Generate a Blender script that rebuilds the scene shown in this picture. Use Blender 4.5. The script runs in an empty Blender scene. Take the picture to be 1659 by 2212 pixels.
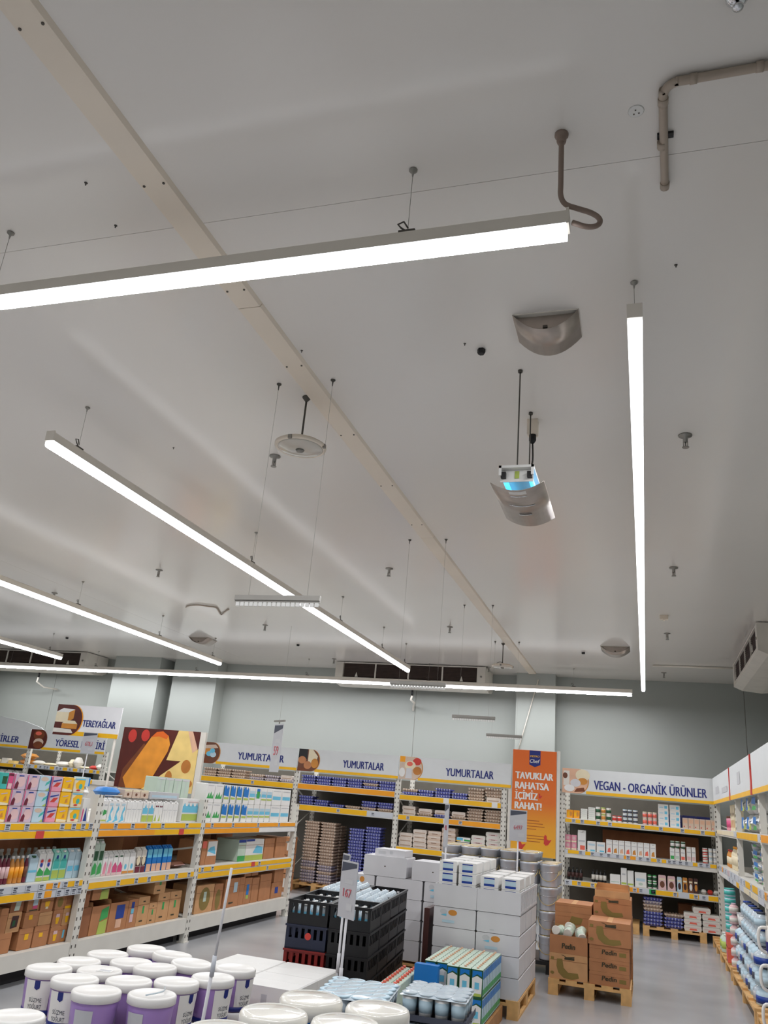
import bpy, math, random
from mathutils import Matrix, Vector
random.seed(7)
R90 = math.pi / 2
scene = bpy.context.scene
COL = scene.collection

# ------------------------------------------------------------ camera
IMG_W, IMG_H, FOC = 1659.0, 2212.0, 1737.0
CAM = Vector((0.0, 0.0, 1.70))
_yaw, _pit, _rol = (math.radians(a) for a in (-18.715, 19.50, 5.146))
_f = Vector((math.sin(_yaw) * math.cos(_pit), math.cos(_yaw) * math.cos(_pit), math.sin(_pit)))
_r = _f.cross(Vector((0, 0, 1))).normalized()
_u = _r.cross(_f)
CR = _r * math.cos(_rol) + _u * math.sin(_rol)
CU = _u * math.cos(_rol) - _r * math.sin(_rol)
cam_data = bpy.data.cameras.new("camera")
cam_data.sensor_fit = 'VERTICAL'
cam_data.sensor_height = 36.0
cam_data.lens = FOC / IMG_H * 36.0
cam_data.clip_start = 0.05
cam_ob = bpy.data.objects.new("camera", cam_data)
COL.objects.link(cam_ob)
cam_ob.matrix_world = Matrix(((CR.x, CU.x, -_f.x, CAM.x), (CR.y, CU.y, -_f.y, CAM.y), (CR.z, CU.z, -_f.z, CAM.z), (0, 0, 0, 1)))
scene.camera = cam_ob


def at(x, y, X=None, Y=None, Z=None):
    """the point of the plane X=, Y= or Z= that photograph pixel (x, y) shows"""
    d = CR * ((x - IMG_W / 2) / FOC) + CU * (-(y - IMG_H / 2) / FOC) + _f
    t = X / d.x if X is not None else Y / d.y if Y is not None else (Z - CAM.z) / d.z
    return CAM + d * t


# ------------------------------------------------------------ world, exposure
world = bpy.data.worlds.new("world")
scene.world = world
world.use_nodes = True
world.node_tree.nodes["Background"].inputs[0].default_value = (0.8, 0.85, 0.9, 1)
world.node_tree.nodes["Background"].inputs[1].default_value = 0.0
scene.view_settings.view_transform = 'Standard'
scene.view_settings.look = 'None'
scene.view_settings.exposure = 0.70
scene.view_settings.gamma = 1.0
scene.view_settings.use_curve_mapping = False
scene.cycles.adaptive_threshold = 0.1
scene.cycles.max_bounces = 5
scene.cycles.diffuse_bounces = 3
scene.cycles.glossy_bounces = 2
scene.cycles.transmission_bounces = 2
scene.cycles.transparent_max_bounces = 4
scene.cycles.caustics_reflective = False
scene.cycles.caustics_refractive = False
LED = 72.0          # emission of the LED diffusers
H_CEIL, Z_LED = 4.20, 3.78
Y_BACK, X_RIGHT, X_LEFT, Y_FRONT = 16.1, 2.35, -15.0, -3.5


# ------------------------------------------------------------ materials
def lin(c):
    c /= 255.0
    return c / 12.92 if c <= 0.04045 else ((c + 0.055) / 1.055) ** 2.4


MATS = {}


def mat(name, rgb, rough=0.5, metal=0.0, var=0.06, scale=6.0, spec=0.5, bump=0.0, bscale=40.0, coat=0.0, trans=0.0, alpha=1.0):
    if name in MATS:
        return MATS[name]
    m = bpy.data.materials.new(name)
    m.use_nodes = True
    nt = m.node_tree
    b = nt.nodes["Principled BSDF"]
    base = [lin(v) for v in rgb]
    if var > 0:
        n = nt.nodes.new("ShaderNodeTexNoise")
        n.inputs["Scale"].default_value = scale
        n.inputs["Detail"].default_value = 1.5
        tc = nt.nodes.new("ShaderNodeTexCoord")
        nt.links.new(tc.outputs["Object"], n.inputs["Vector"])
        ramp = nt.nodes.new("ShaderNodeValToRGB")
        ramp.color_ramp.elements[0].position = 0.3
        ramp.color_ramp.elements[1].position = 0.7
        ramp.color_ramp.elements[0].color = [min(1, v * (1 - var)) for v in base] + [1]
        ramp.color_ramp.elements[1].color = [min(1, v * (1 + var)) for v in base] + [1]
        nt.links.new(n.outputs["Fac"], ramp.inputs["Fac"])
        nt.links.new(ramp.outputs["Color"], b.inputs["Base Color"])
    else:
        b.inputs["Base Color"].default_value = base + [1]
    b.inputs["Roughness"].default_value = rough
    b.inputs["Metallic"].default_value = metal
    b.inputs["Specular IOR Level"].default_value = spec
    b.inputs["Coat Weight"].default_value = coat
    b.inputs["Transmission Weight"].default_value = trans
    b.inputs["Alpha"].default_value = alpha
    if bump > 0:
        n2 = nt.nodes.new("ShaderNodeTexNoise")
        n2.inputs["Scale"].default_value = bscale
        bp = nt.nodes.new("ShaderNodeBump")
        bp.inputs["Strength"].default_value = bump
        bp.inputs["Distance"].default_value = 0.01
        tc2 = nt.nodes.new("ShaderNodeTexCoord")
        nt.links.new(tc2.outputs["Object"], n2.inputs["Vector"])
        nt.links.new(n2.outputs["Fac"], bp.inputs["Height"])
        nt.links.new(bp.outputs["Normal"], b.inputs["Normal"])
    MATS[name] = m
    return m


def emit(name, rgb, strength, lights=True):
    m = bpy.data.materials.new(name)
    m.use_nodes = True
    nt = m.node_tree
    b = nt.nodes["Principled BSDF"]
    b.inputs["Base Color"].default_value = (0.8, 0.8, 0.8, 1)
    b.inputs["Emission Color"].default_value = [lin(v) for v in rgb] + [1]
    b.inputs["Emission Strength"].default_value = strength
    if not lights:
        m.cycles.emission_sampling = 'NONE'
    MATS[name] = m
    return m


mat('ceiling_paint', (238, 232, 225), 0.19, var=0.015, scale=0.7)
mat('wall_paint', (168, 172, 167), 0.35, var=0.02, scale=0.8)
mat('joint', (165, 156, 146), 0.8)
mat('cover_strip', (240, 226, 208), 0.35, var=0.03, scale=2.0)
mat('floor', (176, 176, 178), 0.22, var=0.10, scale=1.6, bump=0.03, bscale=6)
mat('rack_white', (224, 220, 210), 0.45, var=0.03)
mat('slot', (95, 88, 80), 0.8)
mat('rack_back', (104, 99, 90), 0.7, var=0.05)
mat('yellow', (250, 190, 20), 0.4, var=0.03)
mat('orange', (250, 165, 30), 0.4, var=0.03)
mat('tag', (205, 208, 214), 0.5, var=0.02)
mat('tag_print', (70, 74, 88), 0.6, var=0.0)
mat('tag_red', (214, 72, 66), 0.5)
mat('tag_green', (30, 165, 80), 0.5)
mat('housing', (240, 232, 220), 0.4, var=0.02)
emit('led', (249, 251, 255), LED)
emit('led_side', (249, 251, 255), 1.5, False)     # the opal flanks glow far less than the flat bottom
mat('wire', (170, 166, 158), 0.45, metal=0.3)
mat('dark_wire', (92, 88, 82), 0.5, metal=0.3)
mat('galv', (150, 146, 140), 0.35, metal=0.7)
mat('chrome', (225, 225, 228), 0.08, metal=1.0, var=0.0)
mat('pipe', (180, 164, 148), 0.35, var=0.04)
mat('flex', (150, 130, 118), 0.45, var=0.05)
mat('steel', (182, 170, 160), 0.32, metal=0.75, var=0.08, scale=14)
mat('glass_lamp', (214, 206, 194), 0.12, var=0.05, spec=0.7)
mat('black', (22, 22, 24), 0.5, var=0.1)
mat('blackgloss', (14, 14, 18), 0.18, var=0.1)
mat('fan_dark', (62, 46, 40), 0.6, var=0.15, scale=8)
mat('white', (236, 234, 230), 0.4, var=0.02)
mat('offwhite', (226, 220, 210), 0.45, var=0.03)
mat('shade_white', (214, 212, 214), 0.5, var=0.03)  # greyish white of cartons, poles and printed shapes
mat('navy', (28, 40, 120), 0.4, var=0.03)
mat('sign_white', (222, 224, 224), 0.4, var=0.015)
mat('sign_bright', (245, 244, 246), 0.4, var=0.015)
mat('cardboard', (184, 126, 84), 0.75, var=0.07, scale=9, bump=0.05, bscale=120)
mat('cardboard_light', (206, 156, 108), 0.75, var=0.07, scale=9, bump=0.05, bscale=120)
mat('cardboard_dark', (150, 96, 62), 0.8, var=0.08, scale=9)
mat('cardboard_print', (138, 116, 58), 0.75, var=0.08)
mat('print_dark', (66, 60, 40), 0.75, var=0.05)
mat('wood', (222, 174, 112), 0.65, var=0.12, scale=14)
mat('wood_dark', (180, 128, 76), 0.7, var=0.12, scale=14)
mat('blue', (20, 120, 200), 0.4, var=0.05)
mat('deep_blue', (20, 60, 150), 0.4, var=0.05)
mat('sky', (110, 195, 225), 0.4, var=0.05)
mat('pale_blue', (190, 214, 226), 0.4, var=0.05)
mat('teal', (70, 180, 170), 0.4, var=0.05)
mat('mint', (150, 220, 205), 0.4, var=0.05)
mat('green', (60, 165, 85), 0.45, var=0.06)
mat('dark_green', (30, 85, 50), 0.45, var=0.06)
mat('lime', (178, 196, 90), 0.45, var=0.05)
mat('pale_green', (196, 212, 196), 0.45, var=0.05)
mat('pink', (232, 150, 170), 0.45, var=0.05)
mat('hot_pink', (215, 80, 130), 0.45, var=0.05)
mat('rose', (226, 190, 190), 0.45, var=0.05)
mat('mauve', (206, 184, 200), 0.45, var=0.06)
mat('maroon', (110, 25, 50), 0.45, var=0.06)
mat('red', (205, 60, 50), 0.45, var=0.06)
mat('coral', (236, 110, 90), 0.45, var=0.06)
mat('amber', (210, 140, 60), 0.35, var=0.08)
mat('brown', (112, 66, 44), 0.5, var=0.08)
mat('choco', (70, 36, 32), 0.45, var=0.08)
mat('cream', (236, 222, 190), 0.5, var=0.05)
mat('beige', (214, 190, 170), 0.55, var=0.05)
mat('egg_blue', (84, 88, 160), 0.8, var=0.08, scale=20)
mat('egg_light', (196, 200, 226), 0.6, var=0.05, scale=20)
mat('egg_tan', (186, 160, 140), 0.85, var=0.08, scale=20)
mat('egg_grey', (158, 148, 162), 0.85, var=0.08, scale=20)
mat('egg_white', (226, 212, 200), 0.8, var=0.06, scale=20)
mat('eggshell', (236, 222, 206), 0.45, var=0.05)
mat('eggshell_brown', (196, 130, 84), 0.45, var=0.08)
mat('purple', (172, 138, 204), 0.35, var=0.05)
mat('pail_white', (238, 235, 230), 0.3, var=0.015)
mat('pail_gloss', (240, 236, 226), 0.12, var=0.01, coat=0.4)
mat('tin', (196, 200, 208), 0.32, metal=0.35, var=0.05)
mat('gold', (202, 176, 112), 0.3, metal=0.7, var=0.05)
mat('crate_black', (10, 10, 13), 0.4, var=0.1)
mat('crate_navy', (24, 32, 56), 0.4, var=0.1)
mat('crate_red', (130, 32, 28), 0.4, var=0.1)
mat('film', (196, 208, 216), 0.15, var=0.04, coat=0.3)
mat('banner_top', (226, 104, 32), 0.45, var=0.03, scale=3)
mat('banner_bottom', (238, 172, 44), 0.45, var=0.03, scale=3)
mat('cheese', (232, 150, 50), 0.5, var=0.12, scale=5)
mat('cheese_pale', (240, 208, 130), 0.5, var=0.08, scale=5)
mat('cheese_hole', (190, 120, 50), 0.5, var=0.1)
mat('crust', (120, 62, 30), 0.5, var=0.15)
mat('print_brown', (86, 28, 18), 0.5, var=0.15)
mat('print_pink', (226, 180, 150), 0.5, var=0.1)
mat('print_grey', (196, 196, 198), 0.55, var=0.05)
mat('sign_price', (190, 190, 194), 0.5, var=0.03)
emit('uv_glow', (60, 190, 255), 1.2, False)


def ramp_z(name, stops, z0, z1, rough=.45):
    """printed colour gradient along the object's own height"""
    m = bpy.data.materials.new(name)
    m.use_nodes = True
    nt = m.node_tree
    b = nt.nodes["Principled BSDF"]
    tc = nt.nodes.new("ShaderNodeTexCoord")
    sep = nt.nodes.new("ShaderNodeSeparateXYZ")
    mr = nt.nodes.new("ShaderNodeMapRange")
    mr.inputs["From Min"].default_value = z0
    mr.inputs["From Max"].default_value = z1
    rp = nt.nodes.new("ShaderNodeValToRGB")
    while len(rp.color_ramp.elements) < len(stops):
        rp.color_ramp.elements.new(.5)
    for e, (p, c) in zip(rp.color_ramp.elements, stops):
        e.position = p
        e.color = [lin(v) for v in c] + [1]
    nt.links.new(tc.outputs["Object"], sep.inputs[0])
    nt.links.new(sep.outputs["Z"], mr.inputs["Value"])
    nt.links.new(mr.outputs["Result"], rp.inputs["Fac"])
    nt.links.new(rp.outputs["Color"], b.inputs["Base Color"])
    b.inputs["Roughness"].default_value = rough
    MATS[name] = m


ramp_z('banner_print', [(0, (240, 178, 44)), (.28, (236, 160, 44)), (.5, (226, 112, 36)), (1, (232, 108, 32))], 0, 1.72)
mat('fine_brown', (176, 92, 34), 0.5)
mat('price_red', (196, 104, 112), 0.5)
mat('plinth', (34, 32, 36), 0.7)  # near-black stands in for the shadow gap under the left rack

# ------------------------------------------------------------ mesh builder
class MB:
    def __init__(self):
        self.v, self.f, self.m, self.s = [], [], [], []

    def add(self, vs, fs, m=0, smooth=False):
        o = len(self.v)
        self.v += [tuple(p) for p in vs]
        for f in fs:
            self.f.append([i + o for i in f])
            self.m.append(m)
            self.s.append(smooth)
        return self

    def box(self, x0, x1, y0, y1, z0, z1, m=0, M=None):
        vs = [(x0, y0, z0), (x1, y0, z0), (x1, y1, z0), (x0, y1, z0), (x0, y0, z1), (x1, y0, z1), (x1, y1, z1), (x0, y1, z1)]
        if M is not None:
            vs = [M @ Vector(p) for p in vs]
        return self.add(vs, [(0, 3, 2, 1), (4, 5, 6, 7), (0, 1, 5, 4), (1, 2, 6, 5), (2, 3, 7, 6), (3, 0, 4, 7)], m)

    def prism(self, poly, y0, y1, m=0, axis='y'):
        """poly in (x,z) extruded along y (or (y,z) along x, or (x,y) along z); poly counter-clockwise"""
        n = len(poly)
        if axis == 'y':
            vs = [(a, y0, b) for a, b in poly] + [(a, y1, b) for a, b in poly]
        elif axis == 'x':
            vs = [(y0, a, b) for a, b in poly] + [(y1, a, b) for a, b in poly]
        else:
            vs = [(a, b, y0) for a, b in poly] + [(a, b, y1) for a, b in poly]
        fs = [tuple(range(n)), tuple(range(2 * n - 1, n - 1, -1))]
        fs += [(i, i + n, (i + 1) % n + n, (i + 1) % n) for i in range(n)]
        return self.add(vs, fs, m)

    def lathe(self, prof, n=16, m=0, cx=0, cy=0, smooth=True, a0=0.0, a1=None, ms=None):
        full = a1 is None
        k = n if full else n + 1
        sp = 2 * math.pi if full else a1 - a0
        vs = []
        for r, z in prof:
            for i in range(k):
                a = a0 + sp * i / n
                vs.append((cx + r * math.cos(a), cy + r * math.sin(a), z))
        for j in range(len(prof) - 1):
            fs = []
            for i in range(n):
                i2 = (i + 1) % k if full else i + 1
                fs.append((j * k + i, j * k + i2, (j + 1) * k + i2, (j + 1) * k + i))
            o = len(self.v)
            if j == 0:
                self.v += vs
                base = o
            for f in fs:
                self.f.append([q + base for q in f])
                self.m.append(ms[j] if ms else m)
                self.s.append(smooth)
        if full:
            if prof[0][0] > 1e-6:
                self.f.append([base + i for i in range(k - 1, -1, -1)]); self.m.append(ms[0] if ms else m); self.s.append(False)
            if prof[-1][0] > 1e-6:
                t = base + (len(prof) - 1) * k
                self.f.append([t + i for i in range(k)]); self.m.append(ms[-1] if ms else m); self.s.append(False)
        return self

    def tube(self, pts, r, n=8, m=0):
        pts = [Vector(p) for p in pts]
        rings = []
        up = Vector((0, 0, 1))
        prev = None
        for i, p in enumerate(pts):
            d = (pts[min(i + 1, len(pts) - 1)] - pts[max(i - 1, 0)]).normalized()
            if prev is None:
                a = d.cross(up)
                if a.length < 1e-3:
                    a = d.cross(Vector((1, 0, 0)))
            else:
                a = prev - d * prev.dot(d)
            a.normalize()
            prev = a
            b = d.cross(a)
            rings.append([p + (a * math.cos(2 * math.pi * k / n) + b * math.sin(2 * math.pi * k / n)) * r for k in range(n)])
        vs = [q for ring in rings for q in ring]
        fs = []
        for j in range(len(pts) - 1):
            for k in range(n):
                fs.append((j * n + k, j * n + (k + 1) % n, (j + 1) * n + (k + 1) % n, (j + 1) * n + k))
        self.add(vs, fs, m, True)
        self.add([], [], m)
        o = len(self.v) - len(vs)
        self.f.append([o + k for k in range(n - 1, -1, -1)]); self.m.append(m); self.s.append(False)
        self.f.append([o + (len(pts) - 1) * n + k for k in range(n)]); self.m.append(m); self.s.append(False)
        return self

    def ellipsoid(self, c, rx, ry, rz, n=10, k=6, m=0):
        vs, fs = [(c[0], c[1], c[2] - rz)], []
        for j in range(1, k):
            t = -R90 + math.pi * j / k
            for i in range(n):
                a = 2 * math.pi * i / n
                vs.append((c[0] + rx * math.cos(t) * math.cos(a), c[1] + ry * math.cos(t) * math.sin(a), c[2] + rz * math.sin(t)))
        vs.append((c[0], c[1], c[2] + rz))
        for i in range(n):
            fs.append((0, 1 + (i + 1) % n, 1 + i))
            fs.append((len(vs) - 1, 1 + (k - 2) * n + i, 1 + (k - 2) * n + (i + 1) % n))
        for j in range(k - 2):
            for i in range(n):
                fs.append((1 + j * n + i, 1 + j * n + (i + 1) % n, 1 + (j + 1) * n + (i + 1) % n, 1 + (j + 1) * n + i))
        return self.add(vs, fs, m, True)

    def mesh(self, name, mats):
        me = bpy.data.meshes.new(name)
        me.from_pydata(self.v, [], self.f)
        for q in mats:
            me.materials.append(MATS[q])
        me.polygons.foreach_set('material_index', self.m)
        me.polygons.foreach_set('use_smooth', self.s)
        me.update()
        return me


CACHE = {}


def cached(key, fn):
    if key not in CACHE:
        CACHE[key] = fn()
    return CACHE[key]


def obj(name, me, parent=None, loc=None, rz=0.0, rot=None):
    o = bpy.data.objects.new(name, me)
    COL.objects.link(o)
    if parent is not None:
        o.parent = parent
    if loc is not None:
        o.location = loc
    if rot is not None:
        o.rotation_euler = rot
    elif rz:
        o.rotation_euler = (0, 0, rz)
    return o


LABELS = {}


def tag(o, label, cat, group=None):
    o['label'] = label
    o['category'] = cat
    if group:
        o['group'] = group
    n = len(label.split())
    if n < 4 or n > 16:
        print("LABEL LENGTH", n, label)
    LABELS.setdefault(label, []).append(o.name)
    return o


def struct(o):
    o['kind'] = 'structure'
    return o


def empty(name, label, cat, loc, rz=0.0, group=None, rot=None):
    return tag(obj(name, None, None, loc, rz, rot), label, cat, group)


ORD = ['zeroth', 'first', 'second', 'third', 'fourth', 'fifth', 'sixth', 'seventh', 'eighth', 'ninth', 'tenth', 'eleventh', 'twelfth',
       'thirteenth', 'fourteenth', 'fifteenth', 'sixteenth', 'seventeenth', 'eighteenth', 'nineteenth', 'twentieth']


def text_mesh(s, size, matname, bold=0.0, depth=0.002, width=None, shear=0.0, fat=0.0):
    """upright lettering in the XZ plane, centred, facing -Y"""
    def make():
        cu = bpy.data.curves.new("lettering", 'FONT')
        cu.body = s
        cu.size = size
        cu.align_x = 'CENTER'
        cu.align_y = 'CENTER'
        cu.extrude = depth
        cu.offset = bold
        cu.shear = shear
        cu.resolution_u = 3
        o = bpy.data.objects.new("lettering", cu)
        COL.objects.link(o)
        bpy.context.view_layer.update()
        dg = bpy.context.evaluated_depsgraph_get()
        me = bpy.data.meshes.new_from_object(o.evaluated_get(dg))
        bpy.data.objects.remove(o)
        bpy.data.curves.remove(cu)
        xs = [v.co.x for v in me.vertices] or [0, 1]
        ys = [v.co.y for v in me.vertices] or [0, 1]
        k = width / (max(xs) - min(xs)) if width else 1.0
        if fat:         # heavier strokes: the same outline again, a little to each side
            import bmesh
            bm = bmesh.new()
            for dx in (-fat, 0.0, fat):
                me2 = me.copy()
                for v in me2.vertices:
                    v.co.x += dx / k
                    v.co.z += .0002 * (dx > 0) - .0002 * (dx < 0)
                bm.from_mesh(me2)
                bpy.data.meshes.remove(me2)
            bm.to_mesh(me)
            bm.free()
        cxm, cym = (max(xs) + min(xs)) / 2, (max(ys) + min(ys)) / 2
        for v in me.vertices:
            v.co = Vector(((v.co.x - cxm) * k, -v.co.z, v.co.y - cym))
        me.materials.clear()
        me.materials.append(MATS[matname])
        return me
    return cached(('text', s, size, matname, bold, width, depth, shear, fat), make)


def flat_print(shapes, x0, x1, z0, z1, y, key=None, step=0.0006):
    """flat printed shapes on a face that looks to -Y; u, v run 0..1 over the face"""
    def make():
        b = MB()
        names = []
        for li, s in enumerate(shapes):
            kind, m = s[0], s[1]
            if m not in names:
                names.append(m)
            mi = names.index(m)
            if kind == 'r':
                u0, v0, u1, v1 = s[2:6]
                P = [(u0, v0), (u1, v0), (u1, v1), (u0, v1)]
            elif kind == 'e':
                cx, cy, rx, ry = s[2:6]
                P = [(cx + rx * math.cos(2 * math.pi * i / 16), cy + ry * math.sin(2 * math.pi * i / 16)) for i in range(16)]
            else:
                P = s[2]
            yy = y - step * (li + 1)
            b.add([(x0 + (x1 - x0) * u, yy, z0 + (z1 - z0) * v) for u, v in P], [tuple(range(len(P)))], mi)
        return b.mesh("print", names)
    return cached(('print', key), make) if key else make()


def D(px0, px1, py, X=None, Y=None):
    """the two world coordinates along a shelf front that two pixel columns mark"""
    a, b = at(px0, py, X=X, Y=Y), at(px1, py, X=X, Y=Y)
    return (a.y, b.y) if X is not None else (a.x, b.x)
# ------------------------------------------------------------ the room
def slab(name, x0, x1, y0, y1, z0, z1, m, parent=None):
    return obj(name, MB().box(x0, x1, y0, y1, z0, z1).mesh(name, [m]), parent)


struct(slab('floor', X_LEFT - .2, X_RIGHT + .2, Y_FRONT - .2, Y_BACK + .2, -.2, 0, 'floor'))
ceiling = struct(slab('ceiling', X_LEFT - .2, X_RIGHT + .2, Y_FRONT - .2, Y_BACK + .2, H_CEIL + .012, H_CEIL + .2, 'joint'))
for xa, xb in ((X_LEFT, -8.0), (-8.0, -2.03), (-2.03, X_RIGHT)):
    for ya, yb in ((Y_FRONT, 2.70), (2.70, Y_BACK)):
        slab('panel', xa + .002, xb - .002, ya + .0012, yb - .0012, H_CEIL, H_CEIL + .012, 'ceiling_paint', ceiling)
wall_back = struct(slab('wall_back', X_LEFT - .2, X_RIGHT + .2, Y_BACK + .012, Y_BACK + .2, 0, H_CEIL, 'joint'))
xs = [X_LEFT, -13.25, -8.83, -4.41, 1.74, X_RIGHT]
for xa, xb in zip(xs, xs[1:]):
    slab('panel', xa + .004, xb - .004, Y_BACK, Y_BACK + .012, 0, H_CEIL, 'wall_paint', wall_back)
struct(slab('wall_right', X_RIGHT, X_RIGHT + .2, Y_FRONT, Y_BACK, 0, H_CEIL, 'wall_paint'))
struct(slab('wall_left', X_LEFT - .2, X_LEFT, Y_FRONT, Y_BACK, 0, H_CEIL, 'wall_paint'))
struct(slab('wall_front', X_LEFT, X_RIGHT, Y_FRONT - .2, Y_FRONT, 0, H_CEIL, 'wall_paint'))
for k, (xa, xb, ya) in enumerate(((-2.33, -1.59, 15.75), (-11.30, -10.13, 15.55), (-9.86, -8.78, 15.7))):
    struct(slab('trim_%d' % (k + 1), xa, xb, ya, Y_BACK, 0, H_CEIL, 'wall_paint'))

# long pressed cover strip over the panel joint in the ceiling
strip = empty('ceiling_cover_strip', 'long beige cover strip running along the whole ceiling', 'cover strip', (-2.03, 0, H_CEIL))
for ya, yb in ((Y_FRONT + .05, 3.36), (3.365, 7.4), (7.405, 12.2), (12.205, 15.74)):
    b = MB()
    b.prism([(-.080, 0), (-.066, -.02), (.066, -.02), (.080, 0)], ya, yb)
    b.v = [(x, y, z) for x, y, z in b.v]
    obj('cover_segment', b.mesh('cover_segment', ['cover_strip']), strip)
b = MB()
for y in [y for y in (1.6, 2.4, 3.2, 4.0, 5.0, 6.0, 7.0)]:
    b.lathe([(.006, -.024), (.006, -.02)], 8, cx=-.05, cy=y)
    b.lathe([(.006, -.024), (.006, -.02)], 8, cx=.05, cy=y)
obj('rivets', b.mesh('rivets', ['slot']), strip)


# ------------------------------------------------------------ LED lines
def led_line(label, p0, p1, wires, group='suspended LED light lines'):
    (xa, ya), (xb, yb) = p0, p1
    along_x = abs(xb - xa) > abs(yb - ya)
    ln = abs(xb - xa) if along_x else abs(yb - ya)
    root = empty('linear_led_light', label, 'ceiling light', ((xa + xb) / 2, (ya + yb) / 2, Z_LED), R90 if not along_x else 0.0, group)
    h = ln / 2
    obj('housing', MB().prism([(-.032, .022), (.032, .022), (.032, .078), (.022, .086), (-.022, .086), (-.032, .078)], -h, h, axis='x').mesh('housing', ['housing']), root)
    prof = [(.032, .022), (.033, .004), (.031, -.012), (.026, -.022), (.018, -.0275), (-.018, -.0275), (-.026, -.022), (-.031, -.012), (-.033, .004), (-.032, .022)]
    b = MB().prism(prof[::-1], -h + .004, h - .004, axis='x')
    for k_, f_ in enumerate(b.f):
        if len(f_) == 4 and all(b.v[q_][2] < -.027 for q_ in f_):
            b.m[k_] = 1
    obj('diffuser', b.mesh('diffuser', ['led_side', 'led']), root)
    for s in (-1, 1):
        obj('end_cap', MB().box(s * h - .005, s * h + .005, -.034, .034, .018, .09).mesh('end_cap', ['housing']), root)
    for w in wires:
        c = obj('clamp', MB().box(w - .035, w + .035, -.018, .018, .086, .10).tube([(w, 0, .1), (w - .03, 0, .125), (w - .045, 0, .145), (w - .02, 0, .155), (w, 0, .12)], .004, 6).mesh('clamp', ['dark_wire']), root)
        t = H_CEIL - Z_LED - .002
        b = MB().tube([(w, 0, .1), (w, 0, t)], .0013, 5)
        b.lathe([(.003, t - .035), (.006, t - .015), (.018, t - .005), (.018, t)], 10, cx=w)
        obj('suspension_wire', b.mesh('suspension_wire', ['wire']), root)
    return root


led_line('nearest LED line crossing the upper picture, flexible conduit at its right end', (-6.8, 2.57), (-.235, 2.57), (2.64, .55, -1.5))
led_line('long LED line on the right, pointing away from the camera', (0.0, 3.22), (0.0, 14.42), (-5.3, -2.6, 0.1, 2.8, 5.3))
led_line('slanting LED line whose far end stops before the middle cooler', (-3.83, 4.07), (-3.83, 13.35), (-4.35, -1.5, 1.2, 3.1, 4.4))
led_line('LED line left of the middle, cut by the left picture edge', (-7.48, 4.0), (-7.48, 13.42), (-3.0, .5, 2.6, 4.4))
led_line('shortest visible LED line at the far left edge', (-11.1, 4.0), (-11.1, 13.5), (-3.0, .5, 4.4))
led_line('LED line running along the back wall above the racks', (-14.6, 15.03), (-.19, 15.03), (-6.3, -4.0, -1.5, 1.0, 3.5, 6.2))

led_line('LED line crossing behind the camera, outside the picture', (-9.0, -1.4), (-.235, -1.4), (3.0, 0.0, -3.0))  # unseen extra line, added to brighten the ceiling and floor

# flexible conduit feeding the nearest line
q = at(1213, 290, Z=H_CEIL)
pts = [(q.x, q.y, H_CEIL), (q.x, q.y, 4.12), (-.262, 2.545, 4.0), (-.262, 2.55, 3.94), (-.245, 2.56, 3.905), (-.20, 2.57, 3.885), (-.155, 2.58, 3.868),
       (-.125, 2.585, 3.845), (-.118, 2.585, 3.82), (-.135, 2.58, 3.80), (-.17, 2.575, 3.80), (-.205, 2.57, 3.815), (-.2185, 2.57, 3.822)]


def smooth_path(P, k=4):
    out = []
    P = [Vector(p) for p in P]
    for i in range(len(P) - 1):
        a, b_, c, d = P[max(i - 1, 0)], P[i], P[i + 1], P[min(i + 2, len(P) - 1)]
        for j in range(k):
            t = j / k
            out.append(0.5 * ((2 * b_) + (c - a) * t + (2 * a - 5 * b_ + 4 * c - d) * t * t + (3 * b_ - a - 3 * c + d) * t ** 3))
    return out + [P[-1]]


cond = empty('flexible_conduit', 'brownish flexible conduit curling from the ceiling to the nearest LED line', 'conduit', (q.x, q.y, H_CEIL))
o = obj('hose', MB().tube([p - Vector((q.x, q.y, H_CEIL)) for p in smooth_path(pts)], .0105, 10).mesh('hose', ['flex']), cond)
obj('ceiling_gland', MB().lathe([(.016, -.045), (.019, -.035), (.019, -.012), (.027, -.01), (.027, 0)], 12).mesh('ceiling_gland', ['flex']), cond)

# rigid conduit with elbow, upper right
e0, e1, e2 = at(1436, 400, Z=H_CEIL - .02), at(1433, 190, Z=H_CEIL - .02), at(1700, 130, Z=H_CEIL - .02)
rig = empty('rigid_conduit', 'beige rigid conduit with a bent elbow in the upper right corner', 'conduit', (e1.x, e1.y, H_CEIL))
off = Vector((e1.x, e1.y, H_CEIL))
path = [e0, Vector((e1.x, e1.y + .05, H_CEIL - .02)), Vector((e1.x + .004, e1.y + .018, H_CEIL - .02)), Vector((e1.x + .02, e1.y - .006, H_CEIL - .02)), Vector((e1.x + .05, e1.y - .018, H_CEIL - .02)), Vector((e1.x + .09, e1.y - .018, H_CEIL - .02)), Vector((.75, e1.y - .02, H_CEIL - .02))]
obj('tube', MB().tube([p - off for p in smooth_path(path, 5)], .016, 10).mesh('tube', ['pipe']), rig)
for p, ax in ((Vector((e1.x, e1.y + .06, H_CEIL - .02)), 'y'), (Vector((e1.x, e1.y + .27, H_CEIL - .02)), 'y'), (e0, 'y'), (Vector((e1.x + .10, e1.y - .018, H_CEIL - .02)), 'x'), (Vector((.43, e1.y - .02, H_CEIL - .02)), 'x')):
    dv = Vector((0, .016, 0)) if ax == 'y' else Vector((.012, 0, 0))
    obj('coupling', MB().tube([p - dv - off, p + dv - off], .019, 10).mesh('coupling', ['pipe']), rig)
obj('saddle_clip', MB().box(-.03, .03, -.012, .012, -.012, 0, M=Matrix.Translation(Vector((.012, .24, 0)))).mesh('saddle_clip', ['black']), rig)


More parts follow.
